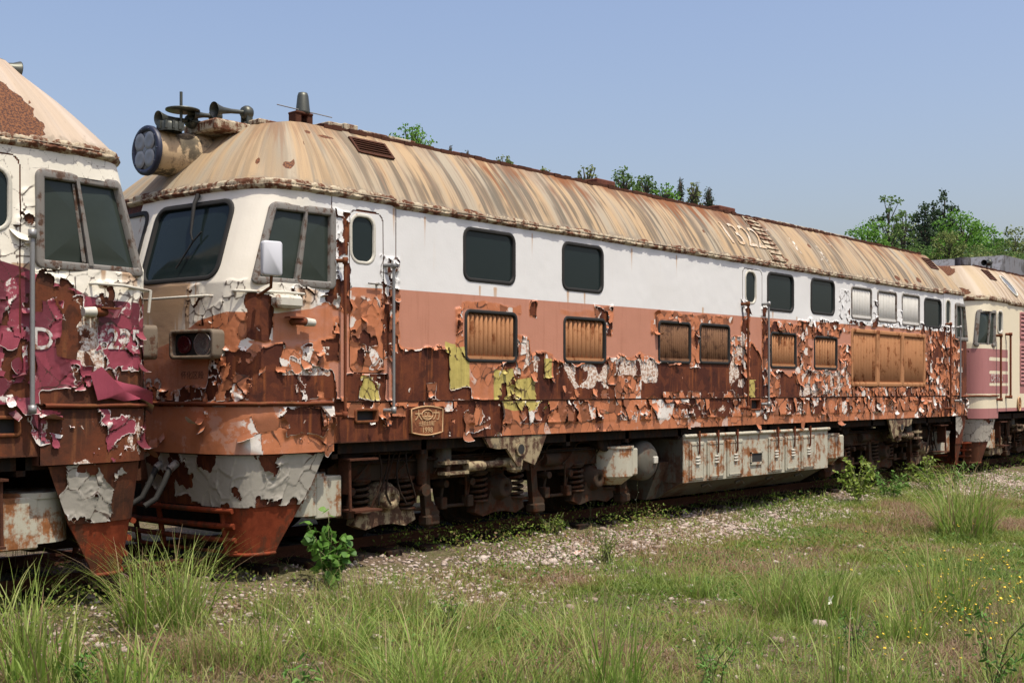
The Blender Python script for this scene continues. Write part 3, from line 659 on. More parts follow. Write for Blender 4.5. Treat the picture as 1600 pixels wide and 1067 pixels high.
# ------------------------------------------------------------------ running gear
def spring(m, c, r, z0, z1, wire=.018, turns=5.5):
    pts = []; n = int(turns*16)
    for i in range(n+1):
        t = i/n; a = 2*math.pi*turns*t; pts.append((c[0]+r*math.cos(a), c[1]+r*math.sin(a), z0+(z1-z0)*t))
    m.tube(pts, wire, 7)
def wheelset(x, parent):
    m = MB()
    for y in (.94, 2.36):
        s = 1 if y > 1.65 else -1
        m.lathe((x, y, .50), (0, s, 0), [(-.07, .0), (-.07, .53), (-.04, .53), (-.035, .505), (.06, .495), (.06, .44), (.025, .42), (.02, .22), (.07, .18), (.07, 0)], 40)
    m.lathe((x, .6, .5), (0, 1, 0), [(0, .0), (0, .09), (2.1, .09), (2.1, 0)], 14)
    m.build('wheelset', 'under', parent)
def bogie(L, cx, d=1.0):
    """three-axle truck centred at local cx; d mirrors it"""
    X = lambda q: L.x0+L.sgn*(cx+d*q)
    b = MB(); fr = empty('bogie', (0, 0, 0)); fr.parent = L.root
    # side frame as a deep pressed beam with drops over each axle
    for y0, y1 in ((.36, .54), (2.76, 2.94)):
        top = [(-2.75, .86), (-2.6, .93), (2.6, .93), (2.75, .86)]
        bot = [(2.75, .74), (2.3, .70), (1.5, .70), (1.35, .66), (.6, .66), (.45, .70), (-.45, .70), (-.6, .66), (-1.35, .66), (-1.5, .70), (-2.3, .70), (-2.75, .74)]
        poly = [(X(p[0]), p[1]) for p in top+bot]; b.prism(poly, (y0, y1))
    for q in (-2.7, 0, 2.7): b.box(*sorted((X(q-.12), X(q+.12))), .4, 2.9, .60, .86)
    b.build('bogie_frame', 'bogie', fr)
    for q in (-1.91, 0, 1.91):
        x = X(q); wheelset(x, fr)
        m = MB()
        for s, yy in ((-1, .40), (1, 2.9)):
            if s > 0: continue
            m.lathe((x, .56, .50), (0, -1, 0), [(0, 0), (0, .19), (.12, .19), (.14, .17), (.20, .17), (.22, .13), (.30, .125), (.31, .11), (.315, .05), (.27, .045), (.27, 0)], 28)
            # saddle under the springs, arms drop either side
            poly = [(x-.42, .36), (x-.46, .22), (x-.30, .16), (x-.10, .20), (x+.10, .20), (x+.30, .16), (x+.46, .22), (x+.42, .36), (x+.22, .34), (x+.15, .50), (x-.15, .50), (x-.22, .34)]
            m.prism(poly, (.36, .50))
        ax = m.build('axle_box', 'tan_metal' if q == -1.91*1 else 'bogie', fr)
        for dx in (-.34, .34):
            m = MB()
            spring(m, (x+dx, .42), .105, .36, .70, .019, 5)
            m.lathe((x+dx, .42, .34), (0, 0, 1), [(0, 0), (0, .13), (.025, .13), (.025, 0)], 16); m.lathe((x+dx, .42, .69), (0, 0, 1), [(0, 0), (0, .13), (.03, .13), (.03, 0)], 16)
            m.build('coil_spring', 'bogie', fr)
    for q in (-1.3, .62, 2.5):
        m = MB(); x = X(q)        # brake hanger with shoe
        m.prism([(x-.06, .78), (x+.05, .78), (x+.09, .42), (x+.22, .28), (x+.20, .14), (x+.05, .10), (x+.0, .22), (x-.02, .40)], (.34, .42))
        m.bbox(x-.02, x+.2, .30, .46, .13, .25, .02)
        m.build('brake_hanger', 'bogie', fr)
    m = MB(); x = X(-1.45)        # upright hydraulic damper and filter pot
    m.tube([(x, .26, .62), (x, .26, .98)], .062, 14); m.tube([(x, .26, .92), (x, .26, 1.12)], .075, 14); m.tube([(x, .36, .56), (x, .18, .56)], .07, 14); m.tube([(x, .36, 1.1), (x, .18, 1.1)], .065, 14)
    m.build('damper', 'bogie', fr)
    m = MB(); xa, xb = X(-.85), X(-.10)   # yaw damper rod with fork
    m.tube([(xa, .14, .80), (xb, .14, .815)], .042, 14); m.tube([(xa, .14, .80), (X(-.55), .14, .80)], .062, 14)
    for dz in (-.06, .06): m.box(*sorted((X(-1.25), X(-.85))), .08, .20, .80+dz-.018, .80+dz+.018)
    m.tube([(X(-1.15), .14, .70), (X(-1.15), .14, .90)], .03, 10); m.tube([(xb, .05, .815), (xb, .30, .815)], .06, 12)
    m.build('yaw_damper', 'tan_metal', fr)
    m = MB(); x = X(-.04)         # bracket hanging from the sole bar, its pin hole a disc painted as dark shade
    y0, y1 = .02, .06; out = [(x-.60, 1.14), (x-.52, 1.02), (x-.38, .99), (x-.22, .99), (x-.12, .90), (x-.03, .78), (x+.07, .77), (x+.10, .84), (x+.30, .77), (x+.40, .90), (x+.55, 1.14)]
    if L.sgn*d < 0: out = [(2*x-p[0], p[1]) for p in out][::-1]
    out = [(p[0]+random.uniform(-.012, .012), p[1]+random.uniform(-.01, .01)) for p in out]; m.prism(out, (y0, y1)); m.tube([(x+.02, -.01, .98), (x+.02, .1, .98)], .085, 16)
    m.mat(1).lathe((x+.02, -.012, .98), (0, -1, 0), [(0, .06), (.001, 0)], 16)
    m.mat(0).tube([(x+.02, .05, .98), (x+.02, .12, .70)], .05, 10); m.bbox(x-.08, x+.12, .04, .18, .70, .84, .03)
    m.build('damper_bracket', [M['tan_metal'], M['recess_shade']], fr)
    m = MB()                      # sagging hoses and brake pipes
    for i in range(5):
        xx = X(-2.2+.12*i+random.uniform(-.05, .05)); p = [(xx+L.sgn*d*.08*math.sin(k*.6+i), .2+.05*math.sin(i), 1.10-.11*k+.05*max(0, k-5)) for k in range(8)]; m.tube(p, .012, 6)
    m.tube([(X(-2.6), .30, .90), (X(2.7), .30, .905)], .016, 6); m.tube([(X(-2.6), .26, 1.02), (X(-1.7), .26, 1.0), (X(-1.2), .3, 1.08)], .024, 8)
    m.tube([(X(-1.0), .3, 1.12), (X(-1.0), .3, 1.02), (X(-.6), .32, .98), (X(-.2), .34, 1.06)], .03, 8)
    m.build('brake_pipe', 'under', fr)
    m = MB(); x = X(-1.05); m.tube([(x, .34, .80), (x, .34, 1.10)], .12, 18); m.build('filter_pot', 'tank_dirty', fr)
    m = MB()                      # brake rigging: rods, cylinder, junction pipes in front of the wheels
    m.tube([(X(-2.6), .42, .33), (X(2.6), .42, .31)], .022, 7)
    for q in (-2.45, -1.0, -.55, .9, 1.35, 2.6):
        x = X(q); m.tube([(x, .42, .32), (x+.03, .40, .56), (x-.04, .38, .84)], .020, 7); m.tube([(x, .30, .60), (x, .50, .60)], .045, 10)
        m.bbox(x-.05, x+.05, .33, .45, .30, .44, .01)
    for q in (-.95, .95): x = X(q); m.tube([(x-.16, .33, .80), (x+.16, .33, .80)], .085, 14); m.tube([(x+.16, .33, .80), (x+.34, .36, .72), (x+.36, .38, .40)], .018, 7)
    for k_ in range(9): q = -2.4+k_*.6; m.tube([(X(q), .33, .72), (X(q+.15), .30, .86+.04*math.sin(k_)), (X(q+.3), .33, .98), (X(q+.5), .33, 1.05)], .011, 6)
    m.build('brake_rigging', 'bogie', fr)
    for q in (-2.55, .95+1.0):
        m = MB(); x = X(q); m.tube([(x, .95, 1.02), (x, .22, 1.02)], .135, 20); m.lathe((x, .22, 1.02), (0, -1, 0), [(0, .155), (.03, .155), (.03, .11), (.01, .0)], 20); m.build('motor_duct', 'under', fr)
    return fr
def underbox(L):
    m = MB(); X = lambda q: L.x0+L.sgn*q
    m.box(*sorted((X(-1.0), X(L.L+1.0))), .55, 2.75, 1.00, 1.14); m.box(*sorted((X(-1.0), X(L.L+1.0))), .10, .16, 1.03, 1.147)
    for q in np.arange(-.8, L.L+.8, 1.3): m.box(*sorted((X(q), X(q+.08))), .10, 3.1, .98, 1.15)
    m.build('underframe', 'under', L.root)
def cutbox(m, o, holes): pass
def sand_box(L, q, d=1.):
    X = lambda s: L.x0+L.sgn*(q+d*s); m = MB()
    m.tube([(X(0), .50, .40), (X(0), .50, .80)], .33, 28); m.tube([(X(0), .50, .78), (X(0), .50, .83)], .345, 28)
    m.bbox(*sorted((X(.05), X(.40))), .17, .62, .36, .80, .015)
    o = m.build('sand_box', 'tank', L.root)
    m = MB(); sx = X(.42)
    m.box(sx-.012, sx+.012, .06, .24, .60, .98); m.box(*sorted((X(.38), X(.78))), .02, .20, .955, .975); m.box(*sorted((X(.42), X(.80))), -.02, .22, .41, .43)
    m.tube([(X(.42), .08, .96), (X(.42), .06, .42)], .018, 8)
    m.build('cab_step', 'rust_dark', o)
# ------------------------------------------------------------------ the three locomotives
def zat(px, py): return ZC-(py-609)*DD(px)/FPX
def blobs(L, AA, ZZ, base, items, seed, warp=.10):
    """wear field: (x0,x1,y0,y1,value,softness) rectangles measured on the side"""
    I = base + 0*AA
    wa = (fbm(AA*3, ZZ*3, seed, 3)-.5)*warp*2.4; wz = (fbm(AA*3, ZZ*3, seed+5, 3)-.5)*warp*2.4
    for (a0, a1, z0, z1, v, s_) in items:
        aa = AA+wa*min(1, s_/.08); zz = ZZ+wz*min(1, s_/.08)
        q = sm(aa, a0-s_, a0+s_*.3)*(1-sm(aa, a1-s_*.3, a1+s_))*sm(zz, z0-s_, z0+s_*.3)*(1-sm(zz, z1-s_*.3, z1+s_))
        I = I*(1-q)+v*q
    return I
MAIN_L = 15.4
mroot = empty('locomotive', (0, 0, 0)); tag(mroot, 'rusting locomotive with peeling orange-brown lower side and white upper side, seen at full length', 'locomotive')
lroot = empty('locomotive', (0, 0, 0)); tag(lroot, 'rusting locomotive with crimson and cream peeling paint, cut off by the left edge', 'locomotive')
rroot = empty('locomotive', (0, 0, 0)); tag(rroot, 'faded pink and cream locomotive with grey roof housing, farthest of the row', 'locomotive')
ML = Loco(0, 1, MAIN_L, 1.0, .82, mroot)
LL = Loco(-4.89, -1, 13.0, 1.0, .9, lroot)
RL = Loco(19.35, 1, 14.0, .86, .86, rroot)
def R(L, xl, xr, yt, yb, r=.07):
    c = (xl+xr)/2; a, b = sorted((L.sgn*(SX(xl)-L.x0), L.sgn*(SX(xr)-L.x0))); return (a, b, zat(c, yb), zat(c, yt), r)
def RB(L, xl, xr, yt, yb, v, s_=.06):
    o = R(L, xl, xr, yt, yb); return (o[0], o[1], o[2], o[3], v, s_)
def aY(L, y): 
    """arc coordinate of a point on the front at depth y"""
    u = np.interp(y, _cy, _uu); return -(1.45+u)*L.k1

# ---------- main locomotive
L = ML
wins = [R(L, 725, 803, 362, 440, .10), R(L, 879, 941, 383.5, 454, .10), R(L, 1199, 1239, 429, 485, .10), R(L, 1267, 1303, 438, 490, .10), R(L, 1444, 1470, 468, 511, .10)]
dwin = [R(L, 548, 585, 337, 411, .12), R(L, 1164.5, 1181, 424, 474, .12), R(L, 1477.5, 1485, 469, 507, .10)]
cabw = R(L, 402, 518, 324, 442, .03); cabw2 = R(L, 1492.5, 1514, 477, 530, .03)
lv = [R(L, 727, 806, 488, 564, .07), R(L, 881, 945, 498, 566, .07), R(L, 1029, 1078, 504, 566, .06), R(L, 1093, 1139, 508, 567, .06), R(L, 1204, 1243, 521, 574, .05), R(L, 1272, 1307, 527, 576, .05)]
lw = [R(L, 1330, 1361, 450, 498, .06), R(L, 1371, 1400, 456, 503, .06), R(L, 1409, 1436, 461, 508, .06)]
big = (SX(1329.5), SX(1445), 1.775, 2.80, .02)
aw0, aw1 = aY(L, 1.56), aY(L, .40)
ws1 = (aw0, aw1, 2.80, 3.585, .13); ws2 = (2*L.amin-aw1, 2*L.amin-aw0, 2.80, 3.585, .13)
stepbox = R(L, 556, 590, 640, 659, .02); step2 = R(L, 1173, 1188, 624, 640, .02)
holes = wins+dwin+[cabw, cabw2]+lv+lw+[big, ws1, ws2, stepbox, step2]
door = R(L, 545, 598, 331, 583, .10); door2 = R(L, 1160, 1190, 421, 592, .08)
def zone_b(AA): return np.interp(AA, [-4.2, -3.4, -2.9, -2.45, -2.1, -1.6, -1.15, -.85, -.6, 0, 1, 15.4, 16.2, 18], [2.0, 2.05, 2.17, 2.38, 2.46, 2.45, 2.52, 2.66, 2.775, 2.79, 2.80, 2.90, 2.86, 2.6])
peel_top = ([560, 600, 615, 628, 660, 700, 715, 740, 775, 800, 830, 850, 880, 945, 965, 1000, 1030, 1085, 1140, 1165, 1200, 1245, 1265, 1310, 1330, 1440, 1460, 1480, 1500],
            [600, 500, 552, 547, 545, 548, 556, 575, 566, 560, 556, 556, 570, 566, 556, 556, 566, 566, 545, 520, 578, 585, 578, 580, 604, 604, 500, 520, 520])
items = [RB(L, x0, x1, y0, y1, v, s_) for (x0, x1, y0, y1, v, s_) in [
    # sills of bare rust, islands of paint left
    (735, 778, 560, 627, .36, .04), (700, 735, 548, 606, .34, .03), (790, 836, 585, 627, .42, .04), (770, 800, 575, 600, .50, .03), (1310, 1328, 540, 620, .50, .04), (1245, 1262, 500, 600, .52, .04), (1330, 1445, 606, 622, .52, .02),
    (1030, 1150, 612, 628, .58, .02), (850, 862, 556, 590, .45, .03), (1200, 1215, 585, 622, .44, .03), (1265, 1325, 586, 618, .52, .03),
    (948, 960, 560, 600, .42, .02), (735, 775, 600, 626, .33, .03), (665, 680, 600, 626, .4, .02), (880, 950, 606, 626, .57, .03), (960, 1000, 590, 626, .50, .03),
    # round the lower openings
    (712, 724, 480, 560, .47, .03), (722, 812, 474, 485, .40, .03), (808, 828, 530, 585, .58, .05), (828, 838, 470, 496, .60, .03), (876, 950, 486, 494, .30, .03), (930, 955, 480, 520, .54, .04),
    (1022, 1145, 492, 503, .42, .03), (1079, 1092, 500, 575, .46, .03), (1018, 1030, 500, 520, .46, .03), (1140, 1162, 530, 570, .62, .04), (1196, 1250, 504, 520, .52, .03), (1262, 1312, 500, 526, .52, .04), (1244, 1268, 540, 580, .48, .04),
    (1310, 1328, 455, 520, .45, .03), (1362, 1372, 470, 505, .46, .03), (1400, 1409, 485, 512, .55, .02), (1325, 1445, 506, 512, .50, .02), (1437, 1474, 508, 520, .55, .03), (1446, 1473, 520, 620, .58, .05),
    # round the poles and doors
    (594, 622, 405, 560, .60, .05), (600, 624, 460, 545, .68, .03), (1158, 1170, 470, 600, .56, .03), (1190, 1202, 480, 600, .58, .03), (1474, 1500, 510, 640, .50, .04),
    (548, 596, 448, 578, .30, .04), (552, 592, 470, 520, .40, .05), (552, 590, 520, 540, .55, .04), (548, 596, 540, 578, .43, .03),
    # doorway sill, rusty
    (540, 600, 584, 628, .80, .02), (560, 590, 586, 625, .44, .03), (1160, 1190, 592, 620, .80, .02), (1168, 1178, 592, 620, .4, .02),
    # cab side
    (516, 545, 330, 450, .55, .03), (516, 546, 436, 486, .60, .04), (440, 515, 452, 470, .55, .04), (500, 530, 500, 560, .62, .05), (460, 500, 540, 575, .58, .05), (395, 432, 466, 525, .88, .04), (428, 520, 478, 530, .30, .03)]]
# sole bar
items += [(-.9, 1.75, ZB-.1, ZS, .74, .03), (1.75, 20, ZB-.1, ZS, .525, .05), (1.75, 14, ZB, ZB+.13, .36, .03), (-.9, .3, 1.42, ZS, .56, .03), (.3, 1.0, 1.46, ZS, .52, .02), (14, 17.5, ZB, ZS, .55, .1),
          (-2.0, -.9, 1.60, 1.90, .86, .05), (-1.95, -1.55, 1.8, 2.15, .74, .06), (-1.5, -.95, 1.92, 2.10, .50, .05), (-1.35, -1.0, 1.62, 1.85, .66, .04),
          (-2.45, -1.75, 1.60, 2.1, .66, .10), (-4.4, -2.45, 1.58, 1.66, .60, .03), (-2.2, -1.85, 2.15, 2.45, .42, .05), (-2.6, -2.1, 2.35, 2.55, .48, .05), (-5.4, -2.3, 1.70, 2.35, .26, .08), (-5.4, -2.3, 1.585, 1.70, .58, .04),
          (-4.0, -1.6, 1.05, 1.56, .40, .05), (-1.45, -.95, 1.1, 1.5, .56, .05), (-1.30, -1.05, 1.30, 1.50, .72, .04), (-2.6, -2.35, 2.4, 2.75, .50, .05), (-2.1, -1.9, 2.55, 2.78, .44, .04)]
def wearA(AA, ZZ, L=ML):
    zp = np.interp(AA, [SX(p) for p in peel_top[0]], [zat(p, q) for p, q in zip(*peel_top)])
    zp = zp + (fbm(AA*5, ZZ*0, 41, 4)-.5)*.14
    lowz = sm(zp-ZZ, -.05, .05)*(ZZ > ZS-.004)*(AA > -.05)
    I = .12+.72*lowz
    it = np.array([0])
    I2 = blobs(L, AA, ZZ, 0, [], 71)
    wa = (fbm(AA*3.5, ZZ*3.5, 71, 3)-.5)*.20; wz = (fbm(AA*3.5, ZZ*3.5, 76, 3)-.5)*.20
    for (a0, a1, z0, z1, v, s_) in items:
        k_ = min(1, s_/.06); aa = AA+wa*k_; zz = ZZ+wz*k_*(ZZ > ZS)
        q = sm(aa, a0-s_, a0+s_*.3)*(1-sm(aa, a1-s_*.3, a1+s_))*sm(zz, z0-s_, z0+s_*.3)*(1-sm(zz, z1-s_*.3, z1+s_))
        I = I*(1-q)+v*q
    return np.where(ZZ < ZS+.01, I, np.maximum(I, .0))
def primA(AA, ZZ):
    P = .30+0*AA
    for (x0, x1, y0, y1, v) in [(620, 740, 545, 626, .42), (808, 850, 530, 590, .95), (850, 895, 556, 600, .7), (885, 962, 570, 606, .85), (962, 1030, 560, 596, 1.0), (1030, 1150, 568, 628, .15), (1140, 1165, 520, 605, .9), (1250, 1330, 572, 618, 1.0), (1204, 1245, 580, 622, .1), (1446, 1475, 510, 600, .4), (600, 625, 545, 628, .1), (594, 620, 340, 545, .6), (500, 600, 630, 690, .3)]:
        o = R(ML, x0, x1, y0, y1); q = sm(AA, o[0]-.08, o[0]+.04)*(1-sm(AA, o[1]-.04, o[1]+.08))*sm(ZZ, o[2]-.06, o[2]+.03)*(1-sm(ZZ, o[3]-.03, o[3]+.06)); P = P*(1-q)+v*q
    P = np.where((ZZ < ZS) & (AA > 1.7), .35+.5*vnoise(AA*1.5, ZZ*0, 8)*np.exp(-((ZZ-1.37)/.12)**2), P); P = np.where((AA > -1.5) & (AA < -.9) & (ZZ > 1.85) & (ZZ < 2.15), 1.0, P)
    return P
def yelA(AA, ZZ):
    Y = 0*AA
    for (x0, x1, y0, y1) in [(700, 734, 540, 608), (694, 712, 536, 556), (770, 803, 576, 630), (803, 838, 590, 640), (848, 862, 560, 600), (556, 592, 586, 628), (1166, 1180, 592, 625), (770, 860, 628, 640)]:
        o = R(ML, x0, x1, y0, y1); wz = (fbm(AA*4, ZZ*4, 33, 2)-.5)*.08; Y = np.maximum(Y, sm(AA, o[0], o[0]+.02)*(1-sm(AA, o[1]-.02, o[1]))*sm(ZZ+wz, o[2]-.02, o[2]+.02)*(1-sm(ZZ+wz, o[3]-.02, o[3]+.02)))
    return Y
def stainA(AA, ZZ):
    s_ = 0*AA
    for (a, z, wd) in [(-3.2, 2.80, .5), (-2.9, 2.8, .3), (-.02, 3.7, .03), (1.35, 2.95, .03), (1.62, 2.95, .05), (3.0, 3.0, .04), (3.35, 3., .03), (6.2, 2.95, .04), (7.5, 3.0, .03), (8.3, 3.0, .05), (9.1, 2.95, .04), (12.5, 2.95, .1), (.45, 3.66, .03), (2.3, 3.66, .02), (4.4, 3.66, .03), (5.5, 3.66, .02), (10.3, 3.7, .04), (10.0, 2.8, .3), (-1.2, 2.75, .2)]: s_ = s_+np.exp(-((AA-a)/wd)**2)*sm(z-ZZ, 0, .05)*np.exp(-np.clip(z-ZZ, 0, 9)/.5)
    s_ = s_+(.0+.44*sm(fbm(AA*16, ZZ*.8, 88, 3), .50, .64))*sm(-AA, 2.35, 2.5)*sm(2.80-ZZ, 0, .05)
    return np.clip(s_+.16*sm(-AA, .7, 1.6), 0, 1)
body_walls(L, L.amin-1.2, L.amax+.6, holes, M['substrate'], primA)
st_ = .0125
A = np.arange(L.amin-.3, L.amax+.02, st_); Z = np.arange(ZS+.006, ZG+.0, st_); AA, ZZ = np.meshgrid(A, Z, indexing='ij')
I = wearA(AA, ZZ); zone = ZZ-zone_b(AA); yel = yelA(AA, ZZ)
lines = [door, door2, (-3.0, -.62, 1.5, 3.9, .01)]
plate_o = (SX(636), SX(694), zat(665, 679), zat(665, 637), .03)
seams = lambda a, z: ~((np.abs(a+.885) < .0065) & (z > zat(520, 335))) & ~((np.abs(a-.005) < .0065) & (z > 3.05)) & ~((np.abs(a-MAIN_L-.02) < .0065) & (z > 2.9))
pl, g = paint_layer(L, 'body_paint', M['paint'], A, Z, I, zone, yel, holes, 5, stainA(AA, ZZ), [door, door2], extra=seams, cream=sm(-AA, .75, 1.7))
flakes(L, 'paint_flakes', M['paint'], A, Z, I, g, zone, yel, 70, 3, size=(.03, .10), holes=holes)
flakes(L, 'paint_flakes', M['paint'], A, Z, I, g, zone, yel, 8, 33, size=(.08, .15), holes=holes)
Zs = np.arange(ZB+.004, ZS-.008, st_); AA, ZZ = np.meshgrid(A, Zs, indexing='ij'); I = wearA(AA, ZZ); zone = ZZ-9; yel = yelA(AA, ZZ)
pl2, g = paint_layer(L, 'sole_bar_paint', M['paint'], A, Zs, I, zone, yel, holes+[plate_o], 15, cs=(.15, .25), off=-.008, amp=1.5)
flakes(L, 'paint_flakes', M['paint'], A, Zs, I, g, zone, yel, 45, 4, size=(.05, .13), holes=holes+[plate_o], off=-.006)
far_side(L)
for o in wins: window(L, o, mroot)
for o in dwin: window(L, o, mroot, 'cream_metal', wd=.036, proud=.012, name='door_window')
for o in (stepbox, step2): pane(L, 'step_recess', 'recess_shade', o, -.06, mroot); ring(L, 'step_rim', 'rust_red', o, .03, -.06, .01, mroot)
for o, n_ in zip(lv[:2], (11, 9)): louvre(L, o, mroot, 'slat_brown', n_)
for o in lv[2:4]: louvre(L, o, mroot, 'slat_dark', 15)
for o, n_ in zip(lv[4:], (9, 8)): louvre(L, o, mroot, 'slat_brown', n_)
for o in lw: louvre(L, o, mroot, 'slat_white', 12, frame='alu', wd=.035)
bw = (big[1]-big[0])/3
for i in range(3): louvre(L, (big[0]+i*bw+.03, big[0]+(i+1)*bw-.03, big[2]+.02, big[3]-.03, .02), mroot, 'slat_brown', 15, frame='slat_brown', wd=.075, proud=.022)
def cab_window(L, o, root, m1=.5):
    w_ = ring(L, 'cab_window', 'alu', o, .075, -.05, .035, root)
    pane(L, 'pane', 'glass_dusty', o, -.018, w_, .02)
    am = o[0]+(o[1]-o[0])*m1; m = MB()
    for (a0, a1, d) in ((am-.022, am+.022, .012),):
        vs_ = [tuple(L.S(a, z, dd)) for z in (o[2]+.02, o[3]-.02) for a, dd in ((a0, -.02), (a0, d), (a1, d), (a1, -.02))]; m.add(vs_, [(0, 1, 5, 4), (1, 2, 6, 5), (2, 3, 7, 6)])
    vs_ = [tuple(L.S(a, z, dd)) for z in (o[2]+.05, o[3]-.05) for a, dd in ((am+.03, -.016), (am+.055, -.010), (am+.07, -.016))]; m.add(vs_, [(0, 1, 4, 3), (1, 2, 5, 4)])
    m.build('window_bar', 'alu', w_, flip=L.sgn < 0); return w_
cab_window(L, cabw, mroot); cab_window(L, cabw2, mroot)
for o in (ws1, ws2): window(L, o, mroot, glass='glass', wd=.05, proud=.025, name='windscreen')
spots = [(-2.05, .30, .035, .05), (-1.72, .24, .06, .05), (-1.66, .30, .02, .07), (-.62, .80, .14, .03), (-.98, .83, .10, .03), (-1.3, .62, .02, .03), (SX(1117), .42, .04, .03), (SX(1232), .12, .07, .03), (SX(1288), .55, .06, .05), (SX(1207), .02, .2, .04), (SX(1405), .14, .13, .05), (SX(1440), .18, .12, .06), (SX(1418), .10, .08, .05), (1.2, .04, .12, .03), (3.3, .03, .18, .03), (2.1, .02, .3, .02), (4.7, .03, .1, .03), (7.8, .02, .2, .03)]
white = [(SX(1205), .3, .35, .6, .42), (SX(1238), .75, .35, .35, .52), (SX(1262), .5, .30, .5, .56), (SX(1300), .35, .40, .45, .54), (SX(1322), .7, .4, .4, .46), (SX(1180), .85, .5, .2, .36)]
roof(L, L.amin-1.5, L.amax+1.0, 'roof', spots=spots, white=white, amt_front=.42)
def slats(L, a0, a1, v0, v1, n, mat='rust_dark', fr=True):
    """small ventilator let into the roof slope"""
    m = MB()
    def P(a, v, o):
        b = L.S(a, ZG+.03, .035); tx, ty = L.T(np.array(a)); tx = L.x0+L.sgn*float(tx); q = Vector(b)*(1-v)+Vector((tx, float(ty), ZT))*v
        return q+Vector((0, -.82, .57))*(o+.035*math.sin(math.pi*v))
    for i in range(n):
        v = v0+(v1-v0)*(i+.5)/n; h = (v1-v0)/n*.42
        vs_ = [tuple(P(a, vv, o)) for a in (a0, a1) for vv, o in ((v-h, .030), (v-h, .016), (v+h, .006), (v+h, .012))]
        m.add(vs_, [(0, 1, 2, 3), (4, 7, 6, 5), (0, 3, 7, 4), (0, 4, 5, 1), (1, 5, 6, 2)])
    if fr:
        for (b0, b1, w0, w1) in ((a0-.03, a0, v0-.02, v1+.02), (a1, a1+.03, v0-.02, v1+.02), (a0, a1, v0-.025, v0), (a0, a1, v1, v1+.025)):
            vs_ = [tuple(P(a, vv, o)) for o in (.0, .028) for a, vv in ((b0, w0), (b1, w0), (b1, w1), (b0, w1))]; m.add(vs_, [(4, 5, 6, 7), (0, 1, 5, 4), (1, 2, 6, 5), (2, 3, 7, 6), (3, 0, 4, 7)])
    return m.build('roof_vent', mat, L.root)
slats(L, -.20, .28, .66, .86, 5); slats(L, SX(1208), SX(1222)+.1, .08, .95, 9, 'gutter'); slats(L, MAIN_L+.15, MAIN_L+.55, .60, .85, 4)
# roof boxes, antenna, horns, headlight barrel
def rbox(L, x0, x1, y0, y1, z0, z1, nm='roof_box', mt='roof_box'):
    m = MB(); m.bbox(*sorted((L.x0+L.sgn*x0, L.x0+L.sgn*x1)), y0, y1, z0, z1, .012); return m.build(nm, mt, L.root)
xa = at(905, 285, .85)[0]; xb = at(957, 285, .70)[0]; rbox(L, xa+.25, xb+.1, .72, 1.6, 4.55, 4.70)
xa = at(1098, 325, .85)[0]; xb = at(1146, 328, .70)[0]; rbox(L, xa+.3, xb+.1, .72, 1.6, 4.55, 4.70)
for (p0, p1, h_) in ((512, 560, .07), (560, 650, .05), (650, 760, .035), (770, 870, .03), (960, 1020, .03), (1190, 1330, .05)):
    q0, q1 = at(p0, 230, .72)[0], at(p1, 230, .72)[0]; m = MB(); n_ = max(2, int((q1-q0)/.5))
    for i in range(n_):
        w_ = (q1-q0)/n_; m.bbox(q0+i*w_, q0+(i+1)*w_-.02, .70, 1.5, 4.555, 4.60+h_+random.uniform(-.012, .012), .008)
    m.build('roof_hatch', 'gutter' if p0 in (512, 560, 1190) else 'roof_box', mroot)
m = MB(); q = at(471, 190, 1.0)[0]; m.bbox(q-.13, q-.05, .93, 1.07, 4.56, 4.75, .01); m.bbox(q+.03, q+.11, .93, 1.07, 4.56, 4.75, .01); m.bbox(q-.13, q+.11, .92, 1.08, 4.74, 4.77, .01); o = m.build('antenna_base', 'rust_dark', mroot)
m = MB(); m.lathe((q+.02, 1.0, 4.76), (0, 0, 1), [(0, 0), (0, .085), (.03, .08), (.20, .062), (.235, .05), (.25, 0)], 20); m.build('antenna_dome', 'horn', o)
m = MB(); m.tube([(q-.35, .98, 4.80), (q+.42, .98, 4.79)], .006, 6); m.build('antenna_whip', 'steel_pole', o)
hb = Vector((-1.98, 1.65, 4.21)); m = MB()
m.lathe(hb, (1, 0, 0), [(-.02, .0), (-.02, .225), (.0, .24), (.05, .245), (.12, .235), (.3, .242), (.6, .27), (1.1, .30), (1.2, .0)], 32)
hl = m.build('headlight_barrel', 'barrel', mroot)
m = MB(); m.lathe(hb, (-1, 0, 0), [(.0, .262), (.035, .262), (.05, .25), (.052, .205), (.03, .20)], 36)
for k in range(10): a = k*math.pi/5; m.lathe(hb+Vector((-.05, .228*math.cos(a), .228*math.sin(a))), (-1, 0, 0), [(0, .010), (.008, .008), (.009, 0)], 8)
m.build('lamp_rim', 'blue_rim', hl)
m = MB(); m.lathe(hb, (-1, 0, 0), [(.03, .205), (.045, .13), (.05, 0)], 28); m.build('lamp_glass', 'lens', hl)
m = MB()
for dy, dz in ((-.09, .09), (.09, .09), (-.09, -.09), (.09, -.09)): m.lathe(hb+Vector((-.050, dy, dz)), (-1, 0, 0), [(0, .097), (.004, .088), (.006, .05), (.002, .02), (.0025, 0)], 18)
m.build('lamp_reflector', 'reflector', hl)
m = MB(); m.lathe((-1.85, 1.45, 4.44), (0, 0, 1), [(-.04, .12), (.03, .125), (.06, .11), (.065, 0)], 16)
for k in range(10): a = k*math.pi/5; m.box(-1.85+.12*math.cos(a)-.015, -1.85+.12*math.cos(a)+.015, 1.45+.12*math.sin(a)-.015, 1.45+.12*math.sin(a)+.015, 4.42, 4.50)
m.build('filler_cap', 'horn', mroot)
